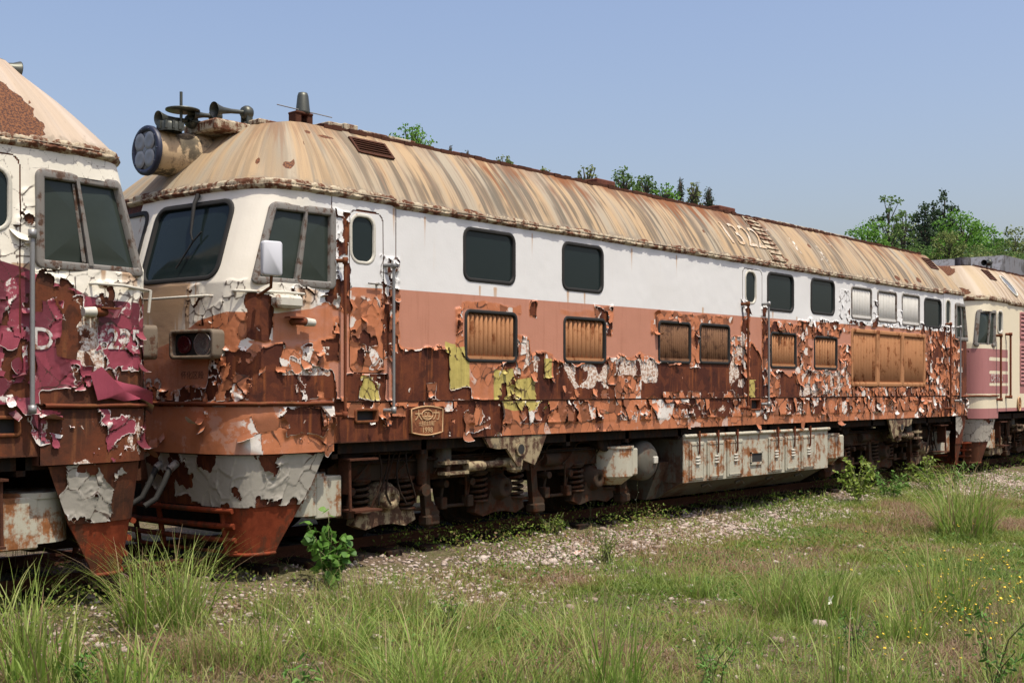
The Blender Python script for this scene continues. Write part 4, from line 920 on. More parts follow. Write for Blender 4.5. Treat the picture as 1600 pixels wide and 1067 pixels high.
for (px, py, Y, ln, r_) in ((248, 183, 1.55, .36, .078), (300, 178, 1.45, .26, .066), (335, 169, 1.25, .38, .082)):
    x, z = at(px, py, Y); x += ln+.0; z += .02; horn(L, x, Y, z, mroot, ln, r_, z-4.58)
m = MB(); x, z = at(283, 180, 1.5); m.tube([(x, 1.5, 4.45), (x, 1.5, 4.86)], .016, 8); m.lathe((x+.02, 1.5, 4.66), (0, 0, 1), [(0, .0), (0, .18), (.015, .18), (.02, 0)], 24); m.build('roof_mast', 'horn', mroot)
rbox(L, -1.05, -.55, 1.0, 2.3, 4.56, 4.62, 'roof_hatch', 'gutter')
m = MB(); m.bbox(-1.50, -.95, 1.15, 1.75, 4.45, 4.575, .02); m.build('horn_platform', 'gutter', mroot)
# twin lamp unit low on the front
def lamp_unit(L, a0, a1, z0, z1, root, red_first=True):
    ac, zc_ = (a0+a1)/2, (z0+z1)/2; p0 = Vector(L.S(a0, zc_)); p1 = Vector(L.S(a1, zc_)); u = (p1-p0); wd = u.length; u.normalize()
    nrm_ = Vector((u.y, -u.x, 0)); 
    if nrm_.x*L.sgn > 0: nrm_ = -nrm_
    B = Matrix((( u.x, nrm_.x, 0, (p0.x+p1.x)/2), (u.y, nrm_.y, 0, (p0.y+p1.y)/2), (0, 0, 1, zc_), (0, 0, 0, 1)))
    m = MB(); h = (z1-z0)/2; w2 = wd/2; K = rr(-w2, w2, -h, h, .05, 5); n = len(K); I_ = rr(-w2+.035, w2-.035, -h+.035, h-.035, .035, 5)
    rows = [[(p[0], -.15, p[1]) for p in K], [(p[0], .15, p[1]) for p in K], [(p[0]*.985, .16, p[1]*.985) for p in K], [(p[0], .16, p[1]) for p in I_], [(p[0], .10, p[1]) for p in I_]]
    m.add([p for r_ in rows for p in r_], [(i*n+k, (i+1)*n+k, (i+1)*n+(k+1) % n, i*n+(k+1) % n) for i in range(4) for k in range(n)], True); m.v = [tuple(B @ Vector(p)) for p in m.v]
    o = m.build('lamp_unit', 'lamp_box', root)
    m = MB(); m.add([(p[0], .102, p[1]) for p in I_], [tuple(range(n))]); m.v = [tuple(B @ Vector(p)) for p in m.v]; m.build('lamp_back', 'rubber', o)
    for s_, mt, nm, r_ in ((-1, 'red_lens', 'marker_lamp', .085), (1, 'chrome', 'headlamp', .115)):
        m = MB(); cx = s_*w2*.42 * (1 if red_first else -1); m.lathe((cx, .10, 0), (0, 1, 0), [(0, r_*1.05), (.03, r_*1.05), (.032, r_*.95), (.012, r_*.5), (.018, 0)], 28)
        m.v = [tuple(B @ Vector(p)) for p in m.v]; m.build(nm, mt, o)
    return o
lamp_unit(L, aY(L, .88), aY(L, .28), 2.0, 2.29, mroot)
lamp_unit(L, 2*L.amin-aY(L, .30), 2*L.amin-aY(L, 1.02), 1.98, 2.30, mroot)
def path_tube(L, name, mat, pts, r, parent, n=8):
    m = MB(); m.tube([tuple(L.S(a, z, o)) for a, z, o in pts], r, n); return m.build(name, mat, parent)
path_tube(L, 'grab_rail', 'cream_metal', [(aY(L, 1.5), 2.62, 0), (aY(L, 1.45), 2.62, .06), (aY(L, .9), 2.62, .06), (aY(L, .45), 2.62, .06), (aY(L, .42), 2.62, 0)], .013, mroot)
path_tube(L, 'grab_rail', 'cream_metal', [(-2.02, 2.66, 0), (-1.98, 2.66, .07), (-1.5, 2.66, .07), (-1.30, 2.655, .07), (-1.28, 2.65, 0)], .014, mroot)
def ledge(L, a0, a1, root):
    m = MB(); aa = np.linspace(a0, a1, 60); n = 60; prof = [(-.01, 1.545), (.045, 1.55), (.055, 1.565), (.045, 1.58), (-.01, 1.585)]
    vs_ = [tuple(L.S(a, z+(vnoise(np.array(a*9), np.array(0.), 3)-.5)*.008, o)) for (o, z) in prof for a in aa]; m.add(vs_, [(i*n+k, i*n+k+1, (i+1)*n+k+1, (i+1)*n+k) for i in range(4) for k in range(n-1)], True)
    return m.build('front_ledge', 'rust_red', root, flip=L.sgn < 0)
ledge(L, 2*L.amin+1.0, -.90, mroot); ledge(L, MAIN_L+.8, 2*L.amax-MAIN_L-.8, mroot)
# side marker box and small lamp on the cab side
m = MB(); p = L.S(-1.52, 2.55, .07); m.bbox(p[0]-.15, p[0]+.17, p[1]-.08, p[1]+.06, 2.50, 2.63, .03); m.build('side_marker_box', 'cream_metal', mroot)
def side_lamp(L, a, z, root):
    m = MB(); p = Vector(L.S(a, z, .0)); s_ = L.sgn
    m.tube([p, p+Vector((0, -.07, 0)), p+Vector((.05*s_, -.09, 0)), p+Vector((.13*s_, -.09, 0))], .035, 12); m.mat(1).tube([p+Vector((.10*s_, -.09, 0)), p+Vector((.21*s_, -.09, -.005))], [.045, .038], 14)
    m.mat(0).box(*sorted((p.x-.12*s_, p.x+.06*s_)), p.y-.13, p.y-.04, z+.03, z+.045); return m.build('side_lamp', [M['rust_red'], M['cream_metal']], root)
side_lamp(L, -1.40, zat(460, 503), mroot)
m = MB(); x, z = at(424, 404, -.28)
mm = rr(-.102, .102, -.165, .165, .03, 4); n = len(mm); Rz = Matrix.Rotation(math.radians(-12), 4, 'Z')
rows = [[(p[0], d, p[1]) for p in mm] for d in (-.025, .02)]; rows.insert(0, [(p[0]*.9, -.035, p[1]*.93) for p in mm]); rows.append([(p[0]*.92, .028, p[1]*.95) for p in mm])
m.add([q for r_ in rows for q in r_], [(i*n+k, i*n+(k+1) % n, (i+1)*n+(k+1) % n, (i+1)*n+k) for i in range(3) for k in range(n)]+[tuple(range(n))[::-1], tuple(range(3*n, 4*n))], True)
m.v = [tuple(Rz @ Vector(p)+Vector((x, -.28, z))) for p in m.v]; mo = m.build('wing_mirror', 'mirror', mroot)
m = MB(); m.tube([(x, -.28, z-.15), (x+.01, -.26, z-.27), (x+.03, -.06, z-.33), (x+.05, .0, z-.33)], .016, 8); m.build('mirror_arm', 'rust_red', mo)
def wiper(L, ai, root):
    top = (ai, 3.64); m = MB()
    pt = lambda a, z, o: tuple(L.S(a, z, o))
    m.tube([pt(ai, 3.68, .04), pt(ai+.01, 3.58, .07), pt(ai+.06, 3.28, .06), pt(ai+.10, 3.20, .05)], [.028, .022, .012, .008], 8); m.tube([pt(ai+.19, 3.28, .035), pt(ai+.10, 3.19, .035), pt(ai-.06, 2.92, .035)], .010, 6); m.build('wiper', 'rubber', root)
wiper(L, aY(L, .92), mroot); 
for a, z0, z1, mt in ((SX(540)-.09, zat(540, 652), zat(540, 405), 'rust_red'), (SX(614)-.08, zat(614, 645), zat(614, 412), 'steel_pole'), (SX(1167)-.13, zat(1167, 640), zat(1167, 473), 'rust_red'), (SX(1199)-.13, zat(1199, 634), zat(1199, 473), 'steel_pole'), (SX(1484)-.2, zat(1484, 640), zat(1484, 505), 'rust_red'), (SX(1499)-.2, zat(1499, 628), zat(1499, 510), 'steel_pole')):
    handrail(L, a, z0, z1, mt)
# door handle
m = MB(); x, z = at(588, 444, -.03); m.tube([(x-.12, -.04, z), (x+.08, -.04, z)], .009, 6); m.tube([(x+.02, 0, z), (x+.02, -.05, z)], .016, 8); m.build('door_handle', 'alu', mroot)
# builder's plate
px0, px1 = SX(640), SX(690); xc = (px0+px1)/2; zc_ = zat(665, 657); W2, H2 = (px1-px0)/2, .165
m = MB(); K = []
for (sx, sz, q) in ((1, -1, 0), (1, 1, 0), (-1, 1, 0), (-1, -1, 0)): pass
top = [(W2*(1-2*t), H2*.80+.2*H2*math.sin(math.pi*t)) for t in np.linspace(0, 1, 14)]; K = top+[(-p[0], -p[1]) for p in top]; n = len(K)
m.add([(xc+p[0], -.022, zc_+p[1]) for p in K]+[(xc+p[0], .01, zc_+p[1]) for p in K], [tuple(range(n)), *[(i, i+n, (i+1) % n+n, (i+1) % n) for i in range(n)]]); pt_ = m.build('builders_plate', 'plate', mroot, flip=True)
m = MB(); m.tube([(xc+p[0]*.97, -.026, zc_+p[1]*.97) for p in K], .008, 6, closed=True)
el = [(xc+.085*math.cos(t), -.026, zc_+.065+.055*math.sin(t)) for t in np.linspace(0, 2*math.pi, 30)[:-1]]; m.tube(el, .006, 6, closed=True)
m.tube([(xc-.082, -.026, zc_+.045), (xc+.085, -.026, zc_+.045)], .005, 6); m.tube([(xc-.07, -.026, zc_+.03), (xc+.07, -.026, zc_+.03)], .004, 6)
m.build('plate_rim', 'brass', pt_)
def lettering(body, size, x, z, y, parent, mat='brass', th=.006, name='lettering', sx=1., bold=.0, wob=0, f=None):
    v, fs = text_mesh(body, size, bold); n = len(v); m = MB()
    if f is None: f = lambda a, b, o: (x+a*sx, y-o, z+b)
    m.add([f(a, b, th) for a, b in v], fs)
    return m.build(name, mat, parent)
for (b, s_, dx, dz, sx) in (('大', .12, -.135, .055, 1), ('力', .12, .14, .055, 1), ('DL', .075, 0, .07, 1.1), ('大连机车车辆厂', .062, 0, -.035, .62), ('1998', .085, 0, -.105, 1)):
    lettering(b, s_, xc+dx, zc_+dz, -.024, pt_, 'brass', .004, 'plate_lettering', sx, .012)
# chalked number on the roof slope, small faded writing on the front
def roofpt(L, a, v, o=.0):
    b = L.S(a, ZG+.03, .035); tx, ty = L.T(np.array(a)); q = Vector(b)*(1-v)+Vector((L.x0+L.sgn*float(tx), float(ty), ZT))*v
    return q+Vector((0, -.82, .57))*(o+.035*math.sin(math.pi*v))
v, fs = text_mesh('1322', 1.0); m = MB(); ac = SX(1180)
m.add([tuple(roofpt(L, ac+a*.62, .46+b*.62, .016)) for a, b in v], fs); m.build('roof_number', 'chalk', mroot)
for (b, s_, ac, zc2, mt) in (('怀化区段', .085, aY(L, .70), 1.84, 'fadetext'), ('22', .30, aY(L, 1.30), 1.70, 'white_mark')):
    v, fs = text_mesh(b, s_, .01 if b == '22' else 0); m = MB(); m.add([tuple(L.S(ac+a, zc2+bb, .012)) for a, bb in v], fs); m.build('front_lettering', mt, mroot)
# fronts, aprons, ploughs
def front_box(L, root, sub, pm, seed, end=0, rear=-.86, wb=.33):
    a0 = L.amin-1.6; A = np.arange(a0, rear, .0125); Z = np.arange(1.07, 1.535, .0125); AA, ZZ = np.meshgrid(A, Z, indexing='ij')
    L.grid('buffer_beam', M[sub], A, Z, .012, None, dict(prim=.55+0*AA))
    I = blobs(L, AA, ZZ, wb, [] if wb > .5 else [(-1.5, -1.0, 1.25, 1.5, .60, .08), (-1.9, -1.6, 1.1, 1.4, .42, .1), (-1.0, rear, 1.05, 1.5, .50, .05), (-1.32, -1.10, 1.36, 1.47, .85, .03)], seed)
    pl_, g_ = paint_layer(L, 'buffer_beam_paint', M[pm], A, Z, I, ZZ-9, 0*AA, [], seed, off=.018, cs=(.26, .24), amp=1.3)
    if wb > .5: tag(pl_, kind='stuff')
    flakes(L, 'paint_flakes', M[pm], A, Z, I, g_, ZZ-9, 0*AA, 6, seed+1, size=(.07, .18), off=.018)
    m = MB(); aa = np.linspace(a0, rear, 50); n = 50; p = [tuple(q) for q in L.S(aa, 1.07+0*aa, .012)]+[tuple(q) for q in L.S(aa, 1.07+0*aa, -.15)]; m.add(p, [(j, n+j, n+j+1, j+1) for j in range(n-1)])
    p = [tuple(q) for q in L.S(rear, np.array([1.07, 1.535]), .012)]+[tuple(q) for q in L.S(rear, np.array([1.535, 1.07]), -.1)]; m.add(p, [(0, 1, 2, 3)])
    m.build('beam_underside', 'rust_dark', root, flip=L.sgn < 0)
front_box(L, mroot, 'substrate', 'paint', 91)
skirt(L, -.95, -1.17, .545, 1.065, M['substrate'], M['grey'], 61, wb=.45); plow(L, -1.19, -1.47, .07, .545)
class Rear(Loco): pass
RM = Loco(MAIN_L, -1, 2.0, .82, 1., mroot)          # far end of the main locomotive, mirrored helper
skirt(RM, -.97*.8, -1.2*.8, .545, 1.14, M['substrate'], M['grey'], 63); plow(RM, -1.2*.8, -1.5*.8, .10, .545)
underbox(L); bogie(L, 2.11, 1); bogie(L, MAIN_L-2.11, -1)
sand_box(L, -1.0, 1); sand_box(L, MAIN_L+.75, -1)
# fuel tank with battery boxes
T0, T1 = SX(1072), SX(1296); T = MB(); zt, zb = 1.005, .345
T.mat(0).box(T0, T1, .06, 3.24, zb, zt)
T.mat(1).prism([(.10, zb), (3.2, zb), (2.75, .09), (.55, .09)], (T0+.02, T1-.02), 'x')
T.prism([(.3, zb+.3), (3., zb+.3), (2.75, .09), (.55, .09)], (T0-.22, T0+.01), 'x')
tk = T.build('fuel_tank', [M['tank_dirty'], M['tank_dirty']], mroot)
m = MB(); m.tube([(T0-.02, .02, zt+.02), (T1+.03, .02, zt+.02)], .028, 8); m.bbox(T0-.01, T1+.01, .035, .062, zb, zt, .004)
m.build('tank_flange', 'tank', tk)
dx = [(1078, 1103), (1106, 1134), (1137, 1163), (1202, 1225), (1228, 1251), (1253, 1275)]
for (p0, p1) in dx:
    m = MB(); x0, x1 = SX(p0)+.02, SX(p1)-.02; m.bbox(x0, x1, .008, .040, zb+.03, zt-.07, .008)
    for (q0, q1, q2, q3) in ((x0+.03, x1-.03, zt-.115, zt-.10), (x0+.03, x1-.03, zb+.06, zb+.075), (x0+.03, x0+.04, zb+.06, zt-.1), (x1-.04, x1-.03, zb+.06, zt-.1)): m.box(q0, q1, .0, .012, q2, q3)
    d_ = m.build('battery_door', 'tank', tk)
    m = MB(); xc2 = (x0+x1)/2
    for k in range(3): m.lathe((xc2-.05, -.002, zt-.30-.045*k), (1, 0, 0), [(0, .0), (0, .016), (.10, .016), (.10, 0)], 8)
    m.build('door_vent', 'cream_metal', d_)
    m = MB(); m.tube([(xc2, -.03, zt+.09), (xc2, -.03, zt-.02), (xc2+.012, -.025, zt-.14), (xc2+.03, -.01, zt-.25)], .014, 7); m.box(xc2-.022, xc2+.022, -.04, .0, zt+.00, zt+.05); m.build('door_latch', 'rust_red', d_)
for p0 in (1178, 1190):
    m = MB(); 
    x0 = SX(1176); x1 = SX(1192)
m = MB(); m.mat(1).box(x0, x1, .025, .036, .56, .70); m.mat(0)
for q in (x0-.02, x1): m.box(q, q+.02, .01, .036, .54, .72)
m.box(x0-.02, x1+.02, .01, .036, .52, .56); m.box(x0-.02, x1+.02, .01, .036, .70, .72); m.build('tank_recess', [M['tank'], M['recess_shade']], tk)
for q in np.linspace(T0+.8, T1-.8, 4): m = MB(); m.tube([(q, .24, .24), (q+.10, .20, .28), (q+.25, .24, .22)], .02, 6); m.build('tank_handle', 'tank_dirty', tk)
m = MB(); rx = 5.02; m.tube([(rx, .25, .70), (rx, 2.9, .70)], .285, 32, caps=False); m.lathe((rx, .25, .70), (0, -1, 0), [(0, .285), (.05, .275), (.10, .235), (.135, .15), (.15, 0)], 32)
o = m.build('air_reservoir', 'tank_dirty', mroot); m = MB(); m.bbox(rx-.0+.05, rx+.15, .08, .15, .66, .76, .01); m.build('drain_valve', 'cream_metal', o)
def hopper(x0, x1, z0, z1, y0=.10, y1=.5, nm='side_box'):
    m = MB(); m.tube([((x0+x1)/2, (y0+y1)/2+.05, z0), ((x0+x1)/2, (y0+y1)/2+.05, z1)], (x1-x0)/2*1.0, 24); m.bbox((x0+x1)/2+.0, x1, y0, y1, z0, z1, .02); m.lathe(((x0+x1)/2, (y0+y1)/2+.05, z0), (0, 0, -1), [(0, (x1-x0)/2), (.12, (x1-x0)/4), (.13, 0)], 24)
    m.tube([((x0+x1)/2, (y0+y1)/2+.05, z1), ((x0+x1)/2, (y0+y1)/2+.05, z1+.03)], (x1-x0)/2*1.05, 24)
    return m.build(nm, 'tank', mroot)
hopper(SX(962)+.05, SX(1010)-.05, .52, .90); hopper(SX(1300)+.1, SX(1327)-.1, .50, .90, .05, .45)
m = MB(); m.tube([(SX(978), 1.2, 1.0), (SX(978), .22, 1.0)], .13, 20); m.lathe((SX(978), .22, 1.0), (0, -1, 0), [(0, .15), (.04, .15), (.04, .10), (-.02, .09), (-.02, 0)], 20); m.build('motor_duct', 'under', mroot)
m = MB()
for i in range(40):
    x = random.uniform(0, 15); y = random.uniform(.35, 1.6)
    if T0-.6 < x < T1+.2: continue
    k = random.random()
    if k < .5: m.bbox(x, x+random.uniform(.15, .5), y, y+random.uniform(.1, .4), random.uniform(.55, .8), random.uniform(.9, 1.1), .01)
    else: m.tube([(x, y, random.uniform(.7, 1.05)), (x+random.uniform(-.3, .8), y+random.uniform(-.2, .4), random.uniform(.6, 1.05)), (x+random.uniform(.2, 1), y+.2, 1.05)], random.uniform(.02, .06), 8)
m.box(.0, 15, .35, 1.9, .985, 1.02)
m.build('underfloor_gear_fill', 'under', mroot)
# coupler and hoses in the gap
m = MB(); m.bbox(-2.62, -2.05, 1.5, 1.8, .74, 1.0, .03); m.bbox(-2.52, -2.30, 1.36, 1.94, .72, 1.02, .05); m.build('coupler', 'rust_dark', mroot)
for L_, r_ in ((ML, mroot), (LL, lroot)):
    m = MB(); m.bbox(*sorted((L_.x0+L_.sgn*-1.75, L_.x0+L_.sgn*-1.15)), .75, 2.65, .25, 1.05, .04); m.build('dark_gap_box', 'under', r_)  # dark box added behind the plough to hide sunlit ground in the gap
for y in (1.0, 1.25):
    m = MB(); m.tube([(-2.0, y, .98), (-2.13, y, .93), (-2.22, y-.02, .78), (-2.30, y, .62), (-2.42, y+.02, .55)], .030, 10)
    m.mat(1).tube([(-2.06, y, .965), (-2.15, y, .90)], .042, 10); m.build('brake_hose', [M['rubber'], M['alu']], mroot)

# ---------- left locomotive (nose towards the main one)
L = LL
lcab = (.865, 1.845, *sorted((zat(150, 420), zat(150, 283))), .03)
ldw = (.27, .62, zat(8, 360), zat(8, 262), .12)
lws1 = (aY(L, 1.56), aY(L, .40), 2.80, 3.585, .13)
conv = lambda o: (-o[1], -o[0], o[2], o[3], o[4])
lcab, ldw = conv(lcab), conv(ldw); lws2 = (2*L.amin-lws1[1], 2*L.amin-lws1[0], 2.80, 3.585, .13)
ldoor = (-.70, -.14, 1.80, 3.62, .10); lstep = (-.70, -.40, zat(14, 680), zat(14, 652), .02)
lholes = [lcab, ldw, lws1, lws2, lstep]
def LB(x0, x1, y0, y1, v, s_=.05):
    a, b = sorted((L.sgn*(SX(x0)-L.x0), L.sgn*(SX(x1)-L.x0))); return (a, b, zat((x0+x1)/2, y1), zat((x0+x1)/2, y0), v, s_)
litems = [LB(*q) for q in [(0, 60, 455, 620, .56, .06), (0, 27, 520, 575, .86, .04), (30, 60, 480, 515, .74, .05), (0, 55, 405, 455, .44, .05), (55, 100, 415, 470, .46, .05), (58, 130, 440, 480, .66, .05), (90, 130, 480, 560, .88, .06), (125, 165, 490, 590, .84, .06), (60, 90, 515, 600, .36, .05), (95, 125, 560, 600, .42, .04), (115, 152, 570, 600, .52, .04),
          (160, 240, 460, 545, .44, .05), (0, 30, 480, 520, .60, .04), (60, 95, 470, 530, .48, .04), (150, 195, 540, 600, .74, .05), (195, 240, 575, 625, .90, .05), (60, 240, 605, 640, .82, .04), (150, 180, 440, 475, .70, .04), (195, 240, 545, 580, .60, .04), (150, 175, 395, 425, .42, .04), (160, 240, 425, 440, .42, .03), (30, 62, 300, 400, .52, .04), (225, 245, 400, 470, .50, .04), (170, 200, 540, 570, .50, .03), (0, 245, 640, 760, .50, .05), (80, 130, 650, 720, .66, .06)]]
def zoneL(AA): return np.interp(-AA, [0, .25, .5, .75, .95, 1.15, 1.3, 1.55, 2.0, 3.5], [zat(-20, 404), zat(0, 404), zat(28, 408), zat(50, 420), zat(72, 440), zat(110, 448), zat(150, 464), zat(180, 470), zat(225, 473), 2.2])
body_walls(L, L.amin-.6, 4.5, lholes, M['substrate_l'], lambda A_, Z_: .35+.65*np.exp(-((A_+1.35)/.25)**2)*np.exp(-((Z_-2.2)/.35)**2)+0*A_, .03)
A = np.arange(L.amin-.2, 1.2, .0125); AA, ZZ = np.meshgrid(A, Z, indexing='ij')
I = blobs(L, AA, ZZ, .15, litems, 171); zone = ZZ-zoneL(AA)
stn = .9*np.exp(-np.clip(2.72-ZZ, 0, 9)/.25)*(ZZ < 2.74)*sm(vnoise(AA*9, ZZ*0, 4), .5, .8)+.4*sm(-AA, .7, .8)*sm(AA, -.95, -.8)
pl, g = paint_layer(L, 'body_paint', M['paint_l'], A, Z, I, zone, 0*AA, lholes, 25, stn, [ldoor], cs=(.13, .14), c0=.10, amp=.7)
flakes(L, 'paint_flakes', M['paint_l'], A, Z, I, g, zone, 0*AA, 12, 13, size=(.04, .15), holes=lholes)
AA, ZZ = np.meshgrid(A, Zs, indexing='ij'); I = blobs(L, AA, ZZ, .72, [(-2.2, -.9, 1.1, 1.6, .70, .1)], 172)
pl, g = paint_layer(L, 'sole_bar_paint', M['paint_l'], A, Zs, I, ZZ-9, 0*AA, lholes, 26, cs=(.12, .16), off=-.006); tag(pl, kind='stuff')
flakes(L, 'paint_flakes', M['paint_l'], A, Zs, I, g, ZZ-9, 0*AA, 10, 14, size=(.05, .12), off=-.004)
# big torn sheet hanging over the ledge
m = MB(); ps = [(-1.36, 1.61), (-1.33, 1.72), (-1.30, 1.84), (-1.40, 1.90), (-1.48, 1.80), (-1.62, 1.76), (-1.75, 1.74), (-1.93, 1.68), (-2.10, 1.55), (-2.16, 1.47), (-1.98, 1.56), (-1.80, 1.62), (-1.62, 1.60), (-1.48, 1.63)]
c = (-1.6, 1.69); vs_ = [tuple(L.S(c[0], c[1], .09))]+[tuple(L.S(a, z, .045+.02*random.random()+(.05 if a < -1.9 else 0))) for a, z in ps]
uvw = np.array([(p[0], p[1]) for p in [c]+ps]); F_ = np.array([(0, (i+1) % len(ps)+1, i+1) for i in range(len(ps))])
np_mesh('torn_paint_sheet', np.array(vs_), F_, M['paint_l'], lroot, uvw, dict(zone=-1+0*uvw[:, 0], wear=.2+0*uvw[:, 0], yel=0*uvw[:, 0], stain=0*uvw[:, 0], var=.6+0*uvw[:, 0], rim=0*uvw[:, 0]))
far_side(L)
cab_window(L, lcab, lroot, .52); window(L, ldw, lroot, 'cream_metal', wd=.036, proud=.012, name='door_window')
for o in (lws1, lws2): window(L, o, lroot, wd=.05, proud=.025, name='windscreen')
pane(L, 'step_recess', 'recess_shade', lstep, -.06, lroot); ring(L, 'step_rim', 'rust_red', lstep, .03, -.06, .01, lroot)
roof(L, L.amin-1.5, 5, 'roof_l', spots=[(-.50, .36, .42, .34), (-.30, .80, .40, .24), (-.66, .16, .3, .14), (-.2, .5, .5, .4)], amt_front=.12, gut='gutter')
slats(L, -.62, -.1, .62, .92, 6)
x, z = at(28, 104, 1.0); horn(L, LL.x0-x-.0 if False else (LL.x0-x)+.42, 1.0, z, lroot, .42, .085, .14)
path_tube(L, 'grab_rail', 'cream_metal', [(-1.32, 2.61, 0), (-1.34, 2.61, .07), (-1.6, 2.61, .07), (-2.05, 2.60, .07), (-2.08, 2.60, 0)], .014, lroot)
path_tube(L, 'grab_rail', 'cream_metal', [(-2.0, 2.60, .07), (-2.0, 2.40, .05)], .014, lroot)
side_lamp(L, -1.42, zat(160, 489), lroot)
lamp_unit(L, aY(L, 1.02), aY(L, .30), 1.98, 2.30, lroot); ledge(L, 2*L.amin+1.0, -.90, lroot)
handrail(L, -.76, zat(51, 645), zat(51, 362), 'steel_pole', r=.02)
front_box(L, lroot, 'substrate_l', 'paint_l', 93, wb=.66)
skirt(L, -.95, -1.17, .545, 1.065, M['substrate_l'], M['grey'], 67, wb=.50); plow(L, -1.19, -1.47, .07, .545)
underbox(L); bogie(L, 2.11, 1); sand_box(L, -1.0, 1)
m = MB()  # dark boxes added to block the sunlit ground seen beneath this locomotive
for i in range(60): x = L.x0-random.uniform(-1.6, 6); y = random.uniform(.9, 2.6); m.bbox(x, x+random.uniform(.15, .6), y, y+.3, random.uniform(.15, .7), random.uniform(.75, 1.1), .01)
m.box(-12, -3.3, .9, 2.8, .98, 1.0); m.build('underfloor_gear_fill', 'under', lroot)
for (b, s_, px, py) in (('D', .26, 66, 531), ('225', .25, 196, 532)):
    X0 = L.x0-SX(px); z0 = zat(px, py); v, fs = text_mesh(b, s_, .012); m = MB(); m.add([tuple(L.S(X0*1.0-a, z0+bb, .017)) for a, bb in v], fs); m.build('side_number', 'white_mark', lroot)
m = MB(); m.bbox(-2.86, -2.3, 1.5, 1.8, .74, 1.0, .03); m.bbox(-2.62, -2.44, 1.34, 1.90, .70, 1.0, .05); m.build('coupler', 'rust_dark', lroot)

# ---------- right locomotive
L = RL
rwin = R(L, 1534.5, 1553.5, 486, 539, .03); rdw = R(L, 1558.5, 1566, 486, 520, .10)
rl1 = R(L, 1594, 1632, 492, 530, .02); rl2 = R(L, 1594, 1632, 541, 600, .02); rl3 = R(L, 1640, 1690, 492, 600, .02)
rholes = [rwin, rdw, rl1, rl2, rl3, (aY(L, 1.5), aY(L, .45), 2.8, 3.5, .12)]
A = np.arange(L.amin-.5, L.amax, .05); Z3 = np.arange(ZB+.06, ZG+.02, .03); AA, ZZ = np.meshgrid(A, Z3, indexing='ij')
ac = (AA[:-1, :-1]+AA[1:, 1:])/2; zc2 = (ZZ[:-1, :-1]+ZZ[1:, 1:])/2; keep = np.ones(ac.shape, bool)
for o in rholes: keep &= ~inside(ac, zc2, o)
zr = np.where(ZZ > 1.60, ZZ-2.62, np.where(ZZ > 1.28, 1., -1.))
zr = np.where((AA > -.05) & (ZZ > 1.6), np.where((np.abs(ZZ-2.25)*.55 > AA-.35), 1., np.where(AA > .75, -1, 1)), zr)
for z_ in (2.40, 2.10, 1.82): zr = np.where((AA > -1.25) & (AA < .1) & (np.abs(ZZ-z_) < .035), 1., zr)
Ir = .15+.5*np.exp(-((AA-.0)/.25)**2)*np.exp(-((ZZ-1.75)/.15)**2)
L.grid('body_side', M['paint_r'], A, Z3, 0., keep, dict(zone=zr, wear=Ir, yel=0*AA, stain=.12+.3*(ZZ < 1.6), var=.6+0*AA))
cab_window(L, rwin, rroot); window(L, rdw, rroot, 'cream_metal', wd=.05, name='door_window'); window(L, rholes[-1], rroot, wd=.05, name='windscreen')
for o in (rl1, rl2, rl3):
    a0, a1, z0, z1, r_ = o; m = MB(); n_ = int((z1-z0)/.085)
    for i in range(n_):
        z = z0+(z1-z0)*(i+.5)/n_; h = (z1-z0)/n_*.5; vs_ = [tuple(L.S(a, zz, d)) for a in (a0, a1) for zz, d in ((z-h, .015), (z+h, -.03), (z+h, -.05), (z-h, -.02))]; m.add(vs_, [(0, 1, 2, 3), (4, 7, 6, 5), (0, 4, 5, 1), (0, 3, 7, 4)])
    A_ = [tuple(L.S(x, z, -.05)) for x, z in ((a0, z0), (a1, z0), (a1, z1), (a0, z1))]; m.add(A_, [(0, 1, 2, 3)])
    lo = m.build('louvre', 'slat_pink', rroot); ring(L, 'louvre_frame', 'slat_pink', o, .06, -.05, .02, lo)
roof(L, L.amin-1.5, L.amax, 'roof_r', spots=[(aY(L, .9), .85, .45, .2), (aY(L, .6), .2, .3, .12)], amt_front=.12, step=.08)
far_side(L)
slats(L, -.3, .1, .62, .88, 4)
m = MB(); ov = [(.75+.22*math.cos(t), .50+.30*math.sin(t)) for t in np.linspace(0, 2*math.pi, 25)[:-1]]
m.add([tuple(roofpt(L, a, v_, .012)) for a, v_ in ov], [tuple(range(24))]); pn = m.build('roof_window', 'lens', rroot)
m = MB(); m.tube([tuple(roofpt(L, a, v_, .015)) for a, v_ in ov], .022, 6, closed=True); m.build('roof_window_rim', 'cream_metal', pn)
# grey housing on its roof
m = MB(); x0 = at(1552, 370, 1.0)[0]; m.prism([(x0-.55, 4.5), (x0-.1, 5.02), (34, 5.06), (34, 4.5)], (.70, 2.6)); m.build('roof_housing', 'tarp', rroot)
m = MB(); m.tube([(x0-2.3, .9, 4.60), (x0-2.3, .9, 4.78)], .18, 16); m.build('roof_fan', 'tarp', rroot); horn(L, (x0-RL.x0)-.9, .8, 4.78, rroot, .3, .07, .15)
for a, z0, z1 in ((SX(1563)-19.35-.25, zat(1563, 626), zat(1563, 523)), (SX(1578)-19.35-.25, zat(1578, 622), zat(1578, 521))): handrail(L, a, z0, z1, 'rust_red', r=.024)
ledge(L, L.amin, -.75, rroot)
A = np.arange(L.amin-.5, -.72, .03); Zq = np.arange(1.06, 1.545, .03); AA, ZZ = np.meshgrid(A, Zq, indexing='ij')
L.grid('buffer_beam', M['paint_r'], A, Zq, .02, None, dict(zone=np.where(ZZ > 1.30, 1., -1.), wear=.2+0*AA, yel=0*AA, stain=.3+0*AA, var=.6+0*AA))
